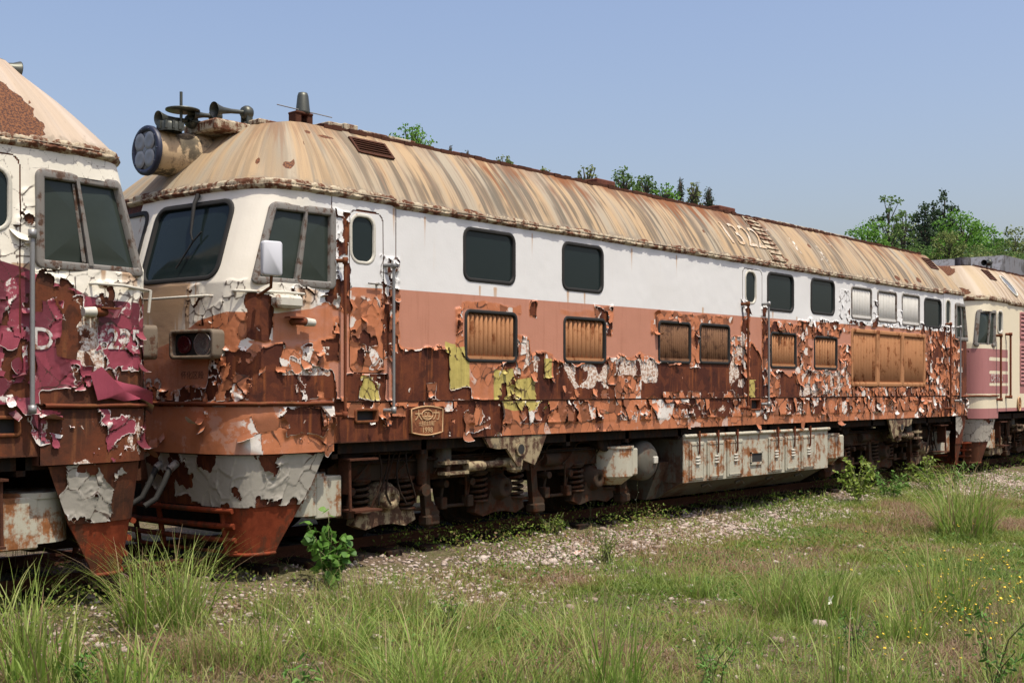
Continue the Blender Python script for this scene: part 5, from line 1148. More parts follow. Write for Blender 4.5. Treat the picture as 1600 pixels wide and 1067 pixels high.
skirt(L, -.80, -.95, .545, 1.055, M['substrate'], M['grey'], 73); plow(L, -1.0, -1.25, .07, .545); underbox(L); bogie(L, 2.11, 1); sand_box(L, -.8, 1); bogie(L, 12, -1)
m = MB(); v, fs = text_mesh('DF 3148', .23); 
m.add([tuple(L.S(-.78+a, 1.965+bb, .02)) for a, bb in v], fs); v, fs = text_mesh('4', .13); m.add([tuple(L.S(-.965+a, 1.90+bb, .02)) for a, bb in v], fs); m.build('side_number', 'white_mark', rroot)
xr = SX(1591); m = MB(); K = [(xr+.10*math.cos(t), -.03, 1.37+.16*math.sin(t)) for t in np.linspace(0, 2*math.pi, 24)[:-1]]; m.add(K, [tuple(range(23))]); p_ = m.build('builders_plate', 'plate', rroot); m = MB(); m.tube(K, .014, 6, closed=True)
m.tube([(xr-.05, -.035, 1.37), (xr+.05, -.035, 1.37)], .01, 6); m.build('plate_rim', 'brass', p_)
# ------------------------------------------------------------------ ground, track
def gz(x, y):
    x = np.asarray(x, float); y = np.asarray(y, float)
    base = np.interp(y, [-60, -14, -6, -2.6, -1.2, -.3, .6, 3.3, 5, 9, 14, 60, 400], [-.75, -.60, -.50, -.46, -.40, -.30, -.16, -.13, -.2, .9, 1.0, .6, .6])
    n = (fbm(x*.5+40, y*.5+40, 401, 4)-.5)*.16*np.clip((-y+.5)/2, 0.12, 1); n2 = (fbm(x*3+9, y*3+9, 402, 3)-.5)*.05*np.clip((-y+1)/2, .1, 1)
    return base+n+n2
def sheet(name, xs, ys, mat, kind=None, dz=0.):
    XX, YY = np.meshgrid(xs, ys, indexing='ij'); V = np.stack([XX, YY, gz(XX, YY)+dz], -1).reshape(-1, 3); i = np.arange(XX.size).reshape(XX.shape)
    F = np.stack([i[:-1, :-1], i[1:, :-1], i[1:, 1:], i[:-1, 1:]], -1).reshape(-1, 4); o = np_mesh(name, V, F, mat); tag(o, kind=kind); return o
def m_ground():
    k = NT('weedy_gravel_ground'); co = k.coord('Object'); a = k.noise(co, 1.3, 6, .65); b = k.noise(co, 14, 6, .75); c_ = k.noise(co, 55, 4, .7); vr = k.n('ShaderNodeTexVoronoi'); k.l(co, vr.inputs['Vector']); vr.inputs['Scale'].default_value = 26
    c = k.mix(k.ramp(b, .4, .62), (.065, .046, .028), (.155, .112, .075)); st = k.ramp(c_, .52, .66); c = k.mix(k.math('MULTIPLY', st, .6), c, (.40, .33, .28))
    c = k.mix(k.math('MULTIPLY', k.ramp(a, .42, .6), .6), c, (.075, .085, .025)); sep = k.n('ShaderNodeSeparateXYZ'); k.l(co, sep.inputs[0])
    far = k.ramp(sep.outputs[1], 6, 12); c = k.mix(far, c, (.05, .075, .02))
    return k.done(c, .95, 0, k.math('ADD', b, k.math('MULTIPLY', vr.outputs[0], .5)), .8, .03, .1)
M['ground'] = m_ground()
xs = np.unique(np.r_[np.arange(-60, -12, 3), np.arange(-12, 26, .12), np.arange(26, 60, .8), np.arange(60, 700, 20)]); ys = np.unique(np.r_[np.arange(-400, -16, 12), np.arange(-16, -9, .5), np.arange(-9, 4, .12), np.arange(4, 16, 1), np.arange(16, 700, 20)])
sheet('ground', xs, ys, M['ground'], 'structure')
m = MB()
for y in (.93, 2.37): m.box(-30, 60, y-.036, y+.036, -.04, 0.); m.box(-30, 60, y-.01, y+.01, -.14, -.04); m.box(-30, 60, y-.075, y+.075, -.165, -.14)
tag(m.build('railway_track', 'rust_dark'), kind='structure')
m = MB()
for i in range(120): x = -20+i*.58; m.bbox(x, x+.22, .42, 2.9, -.32, -.12, .01)
tag(m.build('track_sleepers', 'under'), kind='structure')
# ------------------------------------------------------------------ stones
def m_stone():
    k = NT('broken_ballast_stone'); oi = k.n('ShaderNodeAttribute', attribute_name='tint'); co = k.coord('Object'); a = k.noise(co, 30, 4, .7)
    c = k.mix(oi.outputs['Fac'], (.24, .17, .13), (.56, .49, .42)); c = k.mix(k.math('MULTIPLY', a, .5), c, (.15, .11, .09)); return k.done(c, .9, 0, a, .4, .01, .2)
M['stone'] = m_stone()
_ico = None
def ico():
    t = (1+5**.5)/2; V = np.array([(-1, t, 0), (1, t, 0), (-1, -t, 0), (1, -t, 0), (0, -1, t), (0, 1, t), (0, -1, -t), (0, 1, -t), (t, 0, -1), (t, 0, 1), (-t, 0, -1), (-t, 0, 1)])/math.hypot(1, t)
    F = np.array([(0, 11, 5), (0, 5, 1), (0, 1, 7), (0, 7, 10), (0, 10, 11), (1, 5, 9), (5, 11, 4), (11, 10, 2), (10, 7, 6), (7, 1, 8), (3, 9, 4), (3, 4, 2), (3, 2, 6), (3, 6, 8), (3, 8, 9), (4, 9, 5), (2, 4, 11), (6, 2, 10), (8, 6, 7), (9, 8, 1)]); return V, F
def stones(name, pts, sizes, seed, kind='stuff'):
    r = np.random.default_rng(seed); V0, F0 = ico(); n = len(pts)
    V = V0[None]*(1+r.uniform(-.35, .25, (n, 12, 1)))*sizes[:, None, None]*r.uniform(.6, 1.2, (n, 1, 3))*np.array([1, 1, .7]); a = r.uniform(0, 6.28, n); c, s_ = np.cos(a)[:, None], np.sin(a)[:, None]
    X = V[..., 0]*c-V[..., 1]*s_; Y = V[..., 0]*s_+V[..., 1]*c; P = np.stack([X, Y, V[..., 2]], -1)+pts[:, None, :]
    F = (F0[None]+12*np.arange(n)[:, None, None]).reshape(-1, 3); o = np_mesh(name, P.reshape(-1, 3), F, M['stone'], attrs=dict(tint=np.repeat(r.uniform(0, 1, n)**1.2, 12)), smooth=False); tag(o, kind=kind); return o
r = np.random.default_rng(5)
n = 80000; x = r.uniform(-9, 20, n); y = np.where(r.random(n) < .55, r.uniform(-1.5, .6, n), r.uniform(-7.5, -1.5, n)); dn = fbm(x*.6, y*.6, 500, 3)
band = np.exp(-((y+.30+.2*sm(x, 4, 9))/(.36+.14*sm(x, 3, 8)))**2); kp = (band*1.1*sm(dn, .22, .42)*(.25+.75*sm(x, .3, 2.5))+.22*sm(dn, .40, .25)*1.6+.08) > r.random(n); x, y = x[kp], y[kp]; sz = r.uniform(.010, .034, len(x))*np.where(r.random(len(x)) < .06, 1.9, 1)
tag(stones('ballast_stones', np.stack([x, y, gz(x, y)+sz*.2], -1), sz, 6), kind='stuff')
# ------------------------------------------------------------------ blades and leaves
def m_leaf(name, c0, c1, c2, tr=.25, dry=(.34, .25, .13)):
    k = NT(name); t = k.attr('tint'); h = k.attr('tip')
    c = k.mix(k.ramp(t, .0, .5), c0, c1); c = k.mix(k.ramp(t, .5, .9), c, c2); c = k.mix(k.ramp(t, .93, .97), c, dry); c = k.mix(k.math('MULTIPLY', h, .30), c, dry)
    k.done(c, .55, spec=.3); tl = k.n('ShaderNodeBsdfTranslucent'); k.l(c, tl.inputs[0]); ms = k.n('ShaderNodeMixShader'); ms.inputs[0].default_value = tr
    k.l(k.b.outputs[0], ms.inputs[1]); k.l(tl.outputs[0], ms.inputs[2]); out = k.t.nodes['Material Output']; k.l(ms.outputs[0], out.inputs[0]); return k.m
M['blade'] = m_leaf('grass_blades', (.12, .23, .03), (.24, .36, .06), (.38, .43, .14), .45)
M['cover'] = m_leaf('low_weeds', (.11, .20, .022), (.22, .29, .045), (.27, .17, .09), .45, (.30, .21, .13))
M['dryweed'] = m_leaf('dry_stems', (.20, .12, .07), (.27, .18, .11), (.36, .26, .17), .2)
M['broad'] = m_leaf('broad_leaves', (.055, .14, .020), (.10, .22, .034), (.15, .28, .055), .35, (.13, .24, .05))
M['yellowgreen'] = m_leaf('young_leaves', (.12, .20, .025), (.19, .27, .04), (.26, .32, .06), .4, (.26, .32, .06))
M['flower'] = m_plain('yellow_petals', (.80, .52, .03), .6, 0, .1)
M['stem'] = m_plain('weed_stem', (.12, .13, .04), .7, 0, .4)
M['wing'] = m_plain('butterfly_wing', (.80, .82, .62), .6, 0, .1)
def blades(name, P, H, Wd, lean, az, mat, seed, seg=4, droop=.6, tint=None, parent=None):
    """P (n,3) roots; curved tapering blades"""
    r = np.random.default_rng(seed); n = len(P); T = np.linspace(0, 1, seg+1)
    d = np.stack([np.cos(az), np.sin(az)], -1); pr = np.stack([-np.sin(az+r.normal(0, .5, n)), np.cos(az+r.normal(0, .5, n))], -1)
    out = lean[:, None]*T[None]+droop*lean[:, None]*T[None]**3; up = T[None]*(1-.0*T[None])-(lean*droop*.45)[:, None]*T[None]**3.2
    C = np.empty((n, seg+1, 3)); C[..., :2] = P[:, None, :2]+d[:, None, :]*(out*H[:, None])[..., None]; C[..., 2] = P[:, None, 2]+up*H[:, None]
    w_ = Wd[:, None]*(1-T[None]**1.6)*.5+.0004; V = np.empty((n, seg+1, 2, 3)); off = np.zeros((n, seg+1, 3)); off[..., :2] = pr[:, None, :]*w_[..., None]
    V[:, :, 0] = C-off; V[:, :, 1] = C+off; b = np.arange(n)[:, None]*(seg+1)*2+np.arange(seg)[None]*2; F = np.stack([b, b+1, b+3, b+2], -1).reshape(-1, 4)
    t = r.random(n) if tint is None else tint
    return np_mesh(name, V.reshape(-1, 3), F, M[mat], parent, attrs=dict(tint=np.repeat(t, (seg+1)*2), tip=np.tile(np.repeat(T**2, 2), n)))
def leaves(name, P, size, mat, seed, parent=None, tint=None, dirs=None, asp=.5):
    """flat pointed leaves with random facing: 2 quads folded on the midrib"""
    r = np.random.default_rng(seed); n = len(P); u = r.normal(size=(n, 3)); u[:, 2] -= .25
    if dirs is not None: u = dirs+.5*u
    u /= np.linalg.norm(u, axis=1)[:, None]; up = r.normal(size=(n, 3))+np.array([0, 0, 1.3]); w_ = np.cross(u, up); w_ /= np.linalg.norm(w_, axis=1)[:, None]+1e-9; nn = np.cross(w_, u)
    s = size[:, None]
    pts = [P, P+u*s*.30+w_*s*asp*.5-nn*s*.05, P+u*s*.65+w_*s*asp*.42-nn*s*.04, P+u*s, P+u*s*.65-w_*s*asp*.42-nn*s*.04, P+u*s*.30-w_*s*asp*.5-nn*s*.05, P+u*s*.35+nn*s*.04, P+u*s*.68+nn*s*.03]
    V = np.stack(pts, 1); b = np.arange(n)[:, None]*8; F = np.concatenate([b+np.array([0, 1, 2, 7])[None]*1, ], 0)
    F = np.stack([np.array([0, 1, 2, 6]), np.array([6, 2, 3, 7]), np.array([0, 6, 4, 5]), np.array([6, 7, 3, 4])]); F = (b[:, None, :]+F[None]).reshape(-1, 4)
    t = r.random(n)*.9 if tint is None else tint
    return np_mesh(name, V.reshape(-1, 3), F, M[mat], parent, attrs=dict(tint=np.repeat(t, 8), tip=np.zeros(n*8)), smooth=False)
# ground cover: uncountable
r = np.random.default_rng(77)
def scatter(n, x0, x1, y0, y1, dens, near=True):
    x = r.uniform(x0, x1, n); y = r.uniform(y0, y1, n); k = dens(x, y) > r.random(n); return x[k], y[k]
def fov(x, y):
    dx, dy = x-CX, y-CY; f = dx*math.cos(TH)+dy*math.sin(TH); l = dx*math.sin(TH)-dy*math.cos(TH); return (f > 3.5) & (np.abs(l/f) < .50)
def dcov(x, y): 
    g_ = fbm(x*.8, y*.8, 600, 3); b = np.clip((-y-.50-.20*sm(x, 3, 6))/.5, 0, 1); b = np.maximum(b, .30*sm(g_, .42, .55)*(y < .2)); b = np.maximum(b, sm(3.5-x, 0, 3)*.9*(y < -.25)); b = np.maximum(b, .10*(y > .2)*(y < 3)); b = np.maximum(b, sm(x, 7.5, 11.5)*(y < -.35)); return b*(.34+.66*sm(g_, .38, .54))*(.45+.55*sm(fbm(x*3, y*3, 605, 2), .35, .5))*fov(x, y)
x, y = scatter(900000, -8, 14, -8, 1.5, dcov); x2, y2 = scatter(420000, 10, 60, -22, 2, lambda x, y: dcov(x, y)); x = np.r_[x, x2]; y = np.r_[y, y2]
n = len(x); dist = np.hypot(x-CX, y-CY); H = (.025+.10*r.random(n)**2.5)*(1+.35*(dist > 18)); red = fbm(x*.9+8, y*.9, 610, 4); tint = np.clip(r.random(n)*.75+(red-.45)*2.8, 0, .99)
blades_o = blades('ground_cover', np.stack([x, y, gz(x, y)-.01], -1), H, .004+.004*r.random(n)+.0004*dist, r.uniform(.2, 1.3, n), r.uniform(0, 6.28, n), 'cover', 1, 2, .4, tint); tag(blades_o, kind='stuff'); print('cover', n)
# weed leaves between
x, y = scatter(200000, -8, 26, -9, 1.2, lambda x, y: (dcov(x, y)*.8+.04)*sm(fbm(x*1.1, y*1.1, 620, 3), .40, .56)); n = len(x)
tag(leaves('weed_leaves', np.stack([x, y, gz(x, y)+r.uniform(.0, .09, n)], -1), r.uniform(.015, .045, n), 'broad', 2), kind='stuff'); print('leaves', n)
# thin upright grass, medium height, across the foreground
def dmed(x, y): return np.clip((-y-.6)/1.2, 0, 1)*np.maximum(sm(fbm(x*.55+3, y*.55, 630, 3), .48, .60)*.75, .9*sm(1-x, .0, 2.5))*fov(x, y)
x, y = scatter(110000, -8, 30, -12, 0, dmed); n = len(x)
tag(blades('tall_grass', np.stack([x, y, gz(x, y)-.01], -1), r.uniform(.08, .34, n), r.uniform(.003, .007, n), r.uniform(.05, .7, n), r.uniform(0, 6.28, n), 'blade', 3, 3, .6), kind='stuff'); print('med', n)
# shaded weeds along the rail under the train
x = r.uniform(-6, 24, 24000); y = r.uniform(-.55, 1.2, 24000); k = fbm(x*.9, y*.9, 640, 3) > .48; x, y = x[k], y[k]; n = len(x)
tag(leaves('shade_weeds', np.stack([x, y, gz(x, y)+r.uniform(.0, .24, n)], -1), r.uniform(.02, .05, n), 'cover', 4), kind='stuff')
# straw-coloured dead stems along the edge of the gravel
x = r.uniform(-7, 22, 9000); y = r.uniform(-3.4, -.3, 9000); k = fbm(x*.8+4, y*.8, 650, 3) > .52; x, y = x[k], y[k]; n = len(x)
tag(blades('dead_stems', np.stack([x, y, gz(x, y)], -1), r.uniform(.05, .2, n), r.uniform(.003, .005, n), r.uniform(.3, 1.8, n), r.uniform(0, 6.28, n), 'dryweed', 5, 2, .3), kind='stuff')
# ------------------------------------------------------------------ grass clumps, each a thing
def clump(px, py, n, h, spread, wd, label, seed, mat='blade', lean=(.1, .8), droop=.7, dryf=.12, zg=None):
    x, y = ground(px, py, -.48); 
    for _ in range(3): x, y = ground(px, py, float(gz(x, y)))
    rr_ = np.random.default_rng(seed); rad = spread*np.sqrt(rr_.random(n)); a = rr_.uniform(0, 6.28, n); P = np.stack([rad*np.cos(a), rad*np.sin(a), 0*a-.02], -1)
    az = a+rr_.normal(0, 1.3, n); H = h*rr_.uniform(.35, 1, n); ln = rr_.uniform(lean[0], lean[1], n)*(.4+.6*rad/spread)
    t = rr_.random(n)*.9; t = np.where(rr_.random(n) < dryf, .99, t)
    e = blades('grass_clump', P, H, wd*rr_.uniform(.7, 1.2, n), ln, az, mat, seed, 6, droop, t); e.location = (x, y, float(gz(x, y))); tag(e, label, 'grass clump', 'grass clumps in front of the train')
    # dry basal blades
    return e
clump(255, 975, 420, .95, .34, .010, 'dense bright green grass clump in front of the coupling between the first two locomotives', 1, lean=(.1, .75))
clump(60, 1070, 150, .75, .30, .020, 'broad bladed grass clump at the bottom left corner', 2, lean=(.05, .6), droop=.5)
clump(12, 985, 170, .80, .25, .010, 'thin green grass clump against the left edge under the crimson locomotive', 3)
clump(205, 1080, 60, .62, .22, .016, 'sparse clump of broad upright blades low at the left, right of the corner clump', 4, lean=(.05, .6))
clump(330, 1040, 260, .52, .30, .006, 'straw tinged thin grass clump just below the dense bright green clump', 5, dryf=.5)
clump(580, 945, 700, .46, .62, .005, 'wide yellowish patch of thin grass under the cab end of the brown locomotive', 6, dryf=.32, lean=(.1, .9))
clump(655, 1090, 240, .85, .28, .009, 'arching grass clump at the bottom edge left of centre', 7, lean=(.2, 1.0))
clump(955, 1085, 110, 1.05, .22, .011, 'tall clump of long separate blades at the bottom edge near the centre', 8, lean=(.05, .75))
clump(800, 1075, 70, .65, .25, .009, 'small loose clump of blades at the bottom edge, left of the tall central clump', 9, lean=(.2, .9))
clump(1215, 960, 240, .80, .26, .007, 'pale tall feathery clump standing left of the butterfly', 10, dryf=.25)
clump(1295, 965, 330, .72, .30, .009, 'round green clump with a pale butterfly over it', 11)
clump(1418, 1000, 240, .58, .24, .009, 'compact green clump to the right below the butterfly', 12)
clump(1478, 965, 300, .95, .30, .010, 'upright blue-green clump with yellow flowers around its foot', 13, lean=(.1, .7))
clump(1508, 838, 420, 1.25, .36, .012, 'large clump of arching blades with dry tips, nearest the far end of the brown locomotive', 14, dryf=.2)
clump(1090, 930, 90, .45, .16, .008, 'small yellow-green tuft in the middle of the weedy ground', 15, mat='blade')
clump(1590, 1075, 90, .5, .25, .009, 'thin clump at the bottom right corner', 16)
clump(1315, 1085, 50, .75, .15, .010, 'few long pale blades at the bottom edge, right of centre', 17, lean=(.05, .5))
clump(1210, 1080, 80, .30, .2, .008, 'low short tuft at the bottom edge below the feathery clump', 18)
clump(440, 955, 200, .42, .26, .006, 'short mixed green and straw clump right of the dense bright green clump', 19, dryf=.3)
clump(395, 1040, 160, .60, .26, .010, 'loose green clump with bent blades at the lower left, right of the straw tinged clump', 20, lean=(.2, 1.1))
clump(520, 1010, 200, .55, .30, .008, 'soft green clump at the lower left, below the wide yellowish patch', 21, dryf=.25, lean=(.2, 1.1))
clump(735, 985, 140, .45, .26, .007, 'thin yellow-green clump on weedy ground below the damper bracket', 22, dryf=.3, lean=(.2, 1.1))
clump(875, 1010, 120, .55, .22, .008, 'ragged clump with bent dry tips just left of the tall central clump', 23, dryf=.3, lean=(.2, 1.2))
clump(1150, 1000, 120, .40, .22, .007, 'short ragged clump between the central and the feathery clump', 24, dryf=.25)
clump(1375, 1065, 140, .42, .24, .008, 'low bent clump at the bottom edge, right of the pale blades', 25, dryf=.2, lean=(.2, 1.1))
# leafy shrubs
def shrub(px, py, h, sp, n, size, label, seed, mat='broad', ns=9, asp=.62, yy=None, nm='leafy_shrub', cat='shrub'):
    x, y = ground(px, py, -.32)
    if yy is not None: x, y = at(px, 600, yy)[0], yy
    rr_ = np.random.default_rng(seed); root = empty(nm, (x, y, float(gz(x, y)))); tag(root, label, cat, 'leafy plants growing along the track')
    m = MB(); P = []; D = []
    for i in range(ns):
        a = rr_.uniform(0, 6.28); hh = h*rr_.uniform(.5, 1); e = np.array([math.cos(a)*sp*rr_.uniform(.3, 1), math.sin(a)*sp*rr_.uniform(.3, 1), hh]); b = np.array([rr_.normal(0, .04), rr_.normal(0, .04), 0]); mid = (b+e)/2+np.array([-e[0]*.15, -e[1]*.15, hh*.12])
        m.tube([tuple(b), tuple(mid), tuple(e)], [.007, .005, .003], 5)
        for k in range(n//ns):
            t = rr_.uniform(.25, 1.02); q = (1-t)**2*b+2*t*(1-t)*mid+t*t*e; P.append(q+rr_.normal(0, .02, 3)); D.append((math.cos(a)*.3+rr_.normal(0, .7), math.sin(a)*.3+rr_.normal(0, .7), -.35))
    m.build('stems', 'stem', root); leaves('leaves', np.array(P), rr_.uniform(.6, 1.1, len(P))*size, mat, seed, root, dirs=np.array(D), asp=asp)
shrub(512, 890, .80, .32, 230, .11, 'broad leaved plant with heart shaped leaves beside the grey apron of the brown locomotive', 31, asp=.8, yy=-.22)
shrub(1338, 775, .85, .45, 420, .085, 'yellow-green leafy shrub in front of the far end of the fuel tank', 32, 'yellowgreen', 12, yy=-.35)
shrub(1390, 765, .60, .50, 300, .09, 'low green fern-like shrub right of the yellow-green shrub', 33, 'broad', 10, .4, yy=-.3)
shrub(1452, 752, .70, .60, 340, .09, 'light green pinnate shrub beneath the far bogie', 34, 'yellowgreen', 12, .4, yy=-.35)
shrub(1490, 745, .6, .7, 240, .09, 'small green shrub by the far snow plough', 35, 'broad', 10, .4, yy=-.4)
shrub(948, 872, .42, .22, 420, .028, 'bushy yellow-green weed with tiny leaves on the gravel edge', 36, 'yellowgreen', 16, .5)
shrub(862, 850, .30, .26, 360, .028, 'low yellow-green weed with tiny leaves left of the bushier one', 37, 'yellowgreen', 16, .5)
shrub(1115, 1040, .42, .20, 130, .06, 'dark green leafy weed standing low in the right middle of the foreground', 38, 'broad', 8, .28)
shrub(700, 965, .40, .12, 60, .06, 'single upright green weed on gravel below the maker plate', 39, 'broad', 5, .3)
shrub(1335, 1000, .45, .22, 160, .05, 'light green leafy weeds below the butterfly', 40, 'broad', 10, .3)
shrub(120, 1050, .30, .22, 90, .06, 'low bright green weed between the clumps at bottom left', 41, 'broad', 7, .4)
shrub(465, 1070, .38, .22, 90, .08, 'bright green narrow leaved weed at the bottom edge, left', 42, 'broad', 7, .3)
shrub(1560, 1050, .75, .4, 160, .06, 'tall brown stemmed weed near the bottom right corner', 43, 'broad', 6, .35)
# yellow flowers
def flowers(name, cx_, cy_, n, sx, sy, h, seed, sz=.013):
    rr_ = np.random.default_rng(seed); m = MB()
    for i in range(n):
        x, y = ground(cx_+rr_.normal(0, sx), cy_+rr_.normal(0, sy), -.5); z0 = float(gz(x, y)); hh = h*rr_.uniform(.4, 1.1); s_ = sz*rr_.uniform(.6, 1.3)
        m.mat(1).tube([(x, y, z0), (x+.02, y, z0+hh)], .002, 4, False); m.mat(0).lathe((x+.02, y, z0+hh), (rr_.normal(0, .3), rr_.normal(0, .3)-.3, 1), [(0, .002), (.004, s_), (.008, s_*.7), (.009, 0)], 7)
    tag(m.build(name, [M['flower'], M['stem']]), kind='stuff')
flowers('yellow_flowers', 1520, 945, 150, 62, 42, .30, 1); flowers('yellow_flowers', 1440, 1005, 40, 70, 25, .2, 2, .011); flowers('yellow_flowers', 45, 925, 60, 40, 14, .55, 3, .009); flowers('yellow_flowers', 760, 880, 14, 60, 10, .2, 4, .008)
# wiry dead twigs at the left
m = MB(); rr_ = np.random.default_rng(8)
for i in range(120):
    x, y = ground(150+rr_.normal(0, 45), 955+rr_.normal(0, 10), -.45); z = float(gz(x, y)); p = [(x, y, z)]
    for k in range(4): p.append((p[-1][0]+rr_.normal(0, .07), p[-1][1]+rr_.normal(0, .07), p[-1][2]+rr_.uniform(.0, .09)))
    m.tube(p, [.004, .0035, .003, .002, .0015], 4, False)
tag(m.build('dead_twigs', m_plain('pinkish_dead_twig', (.20, .13, .11), .8, 0, .3)), kind='stuff')
m = MB(); rr_ = np.random.default_rng(18)          # thin wiry flowering weeds in front of the axle
for i in range(14):
    x, y = ground(925+rr_.normal(0, 30), 830+rr_.normal(0, 6), -.35); z = float(gz(x, y)); p = [(x, y, z)]; l = rr_.normal(.02, .06)
    for k in range(6): p.append((p[-1][0]+l+rr_.normal(0, .02), p[-1][1]+rr_.normal(0, .02), p[-1][2]+.09+rr_.uniform(0, .03)))
    m.mat(0).tube(p, .003, 4, False)
    for q in p[3:]: m.mat(1).lathe((q[0]+rr_.normal(0, .03), q[1], q[2]), (0, 0, 1), [(0, 0), (.004, .009), (.012, 0)], 6)
tag(m.build('wiry_weeds', [M['stem'], M['wing']]), 'thin wiry weeds with tiny pale flowers in front of the third axle of the brown locomotive', 'weed')
# butterfly
bx, by = ground(1298, 960, -.2); bx, by = ground(1298, 935, .02); m = MB()
bl = Vector((bx, by, .0))
for s_ in (1, -1):
    w1 = [(0, 0, 0), (.03*s_, .005, .012), (.045*s_, -.005, .038), (.030*s_, -.008, .045), (.006*s_, -.004, .02)]; w2 = [(0, 0, 0), (.028*s_, .006, -.004), (.030*s_, .006, -.022), (.012*s_, .0, -.022)]
    for w_ in (w1, w2):
        q = [bl+Vector(p) for p in w_]; q2 = [p+Vector((0, .0015, 0)) for p in q]; n_ = len(q); m.add(q+q2, [tuple(range(n_)), tuple(range(n_, 2*n_))[::-1]]+[(i, i+n_, (i+1) % n_+n_, (i+1) % n_) for i in range(n_)])
m.tube([bl+Vector((0, 0, -.014)), bl+Vector((0, 0, 0)), bl+Vector((0, 0, .012))], [.0015, .003, .002], 6)
o = m.build('butterfly', 'wing'); tag(o, 'pale yellow-white butterfly hovering over a grass clump at the right', 'butterfly')
# larger single rocks and a paint scrap
for i, (px, py, s_, lb) in enumerate([(1282, 980, .085, 'pinkish rock lying right of the centre under the round green clump'), (1215, 1003, .075, 'grey rock at the bottom left of the butterfly clump'), (1240, 998, .045, 'smaller grey rock touching the right of the grey rock'), (1320, 1045, .07, 'flat pale stone near the bottom edge right of centre'), (1185, 1045, .04, 'small bluish stone near the bottom edge at the right'), (688, 925, .055, 'white stone on the gravel under the maker plate')]):
    x, y = ground(px, py, -.5); x, y = ground(px, py, float(gz(x, y))); o = stones('rock', np.array([[0, 0, 0.]]), np.array([s_]), 60+i, None)
    o.location = (x, y, float(gz(x, y))+s_*.25); tag(o, lb, 'rock', 'loose rocks in the grass')

m = MB(); x, y = ground(903, 882, -.42); z = float(gz(x, y))+.03
K = [(-.07, -.03, .0), (-.02, -.05, .03), (.04, -.03, .05), (.07, .02, .02), (.03, .05, .04), (-.04, .04, .02)]; m.add([(x+p[0], y+p[1], z+p[2]) for p in K]+[(x+p[0], y+p[1], z+p[2]-.003) for p in K], [tuple(range(6)), tuple(range(6, 12))[::-1]]+[(i, i+6, (i+1) % 6+6, (i+1) % 6) for i in range(6)])
tag(m.build('paint_scrap', m_rusty('fallen_paint', (.60, .48, .42), (.35, .12, .06), .5, 20)), 'fallen pink-white scrap of paint lying on the weedy gravel', 'paint scrap')
# ------------------------------------------------------------------ hill and trees
def hz(x, y):
    dx, dy = x-CX, y-CY; f = dx*math.cos(TH)+dy*math.sin(TH); l = dx*math.sin(TH)-dy*math.cos(TH); u = l/np.maximum(f, 1); h = np.interp(u, [-.6, -.15, .05, .2, .28, .33, .45, .7], [1, 1.5, 6.0, 7.0, 6.5, 10, 9.5, 10]); return -.9+h*sm(f, 52, 92)
xs = np.arange(0, 260, 4.); ys = np.arange(8, 220, 4.); XX, YY = np.meshgrid(xs, ys, indexing='ij'); V = np.stack([XX, YY, hz(XX, YY)+(fbm(XX*.1, YY*.1, 3, 3)-.5)*1.2-.3], -1).reshape(-1, 3); i = np.arange(XX.size).reshape(XX.shape)
F = np.stack([i[:-1, :-1], i[1:, :-1], i[1:, 1:], i[:-1, 1:]], -1).reshape(-1, 4); tag(np_mesh('hill', V, F, m_plain('wooded_hill', (.035, .055, .016), .95, 0, .5, .6, .1)), kind='structure')
def m_tree(name, c0, c1, c2):
    k = NT(name); t = k.attr('tint'); c = k.mix(k.ramp(t, 0, .5), c0, c1); c = k.mix(k.ramp(t, .5, 1), c, c2); k.done(c, .6, spec=.15)
    tl = k.n('ShaderNodeBsdfTranslucent'); k.l(c, tl.inputs[0]); ms = k.n('ShaderNodeMixShader'); ms.inputs[0].default_value = .38; k.l(k.b.outputs[0], ms.inputs[1]); k.l(tl.outputs[0], ms.inputs[2]); k.l(ms.outputs[0], k.t.nodes['Material Output'].inputs[0]); return k.m
M['t_bright'] = m_tree('bright_green_crown', (.08, .19, .03), (.14, .29, .045), (.20, .36, .07)); M['t_mid'] = m_tree('mid_green_crown', (.07, .13, .035), (.12, .20, .055), (.18, .26, .08)); M['t_olive'] = m_tree('olive_crown', (.11, .15, .045), (.18, .22, .07), (.26, .29, .11)); M['t_dark'] = m_tree('dark_pine_crown', (.03, .058, .03), (.055, .09, .045), (.09, .13, .06))
M['bark'] = m_plain('tree_bark', (.10, .08, .06), .9, 0, .6, 6)
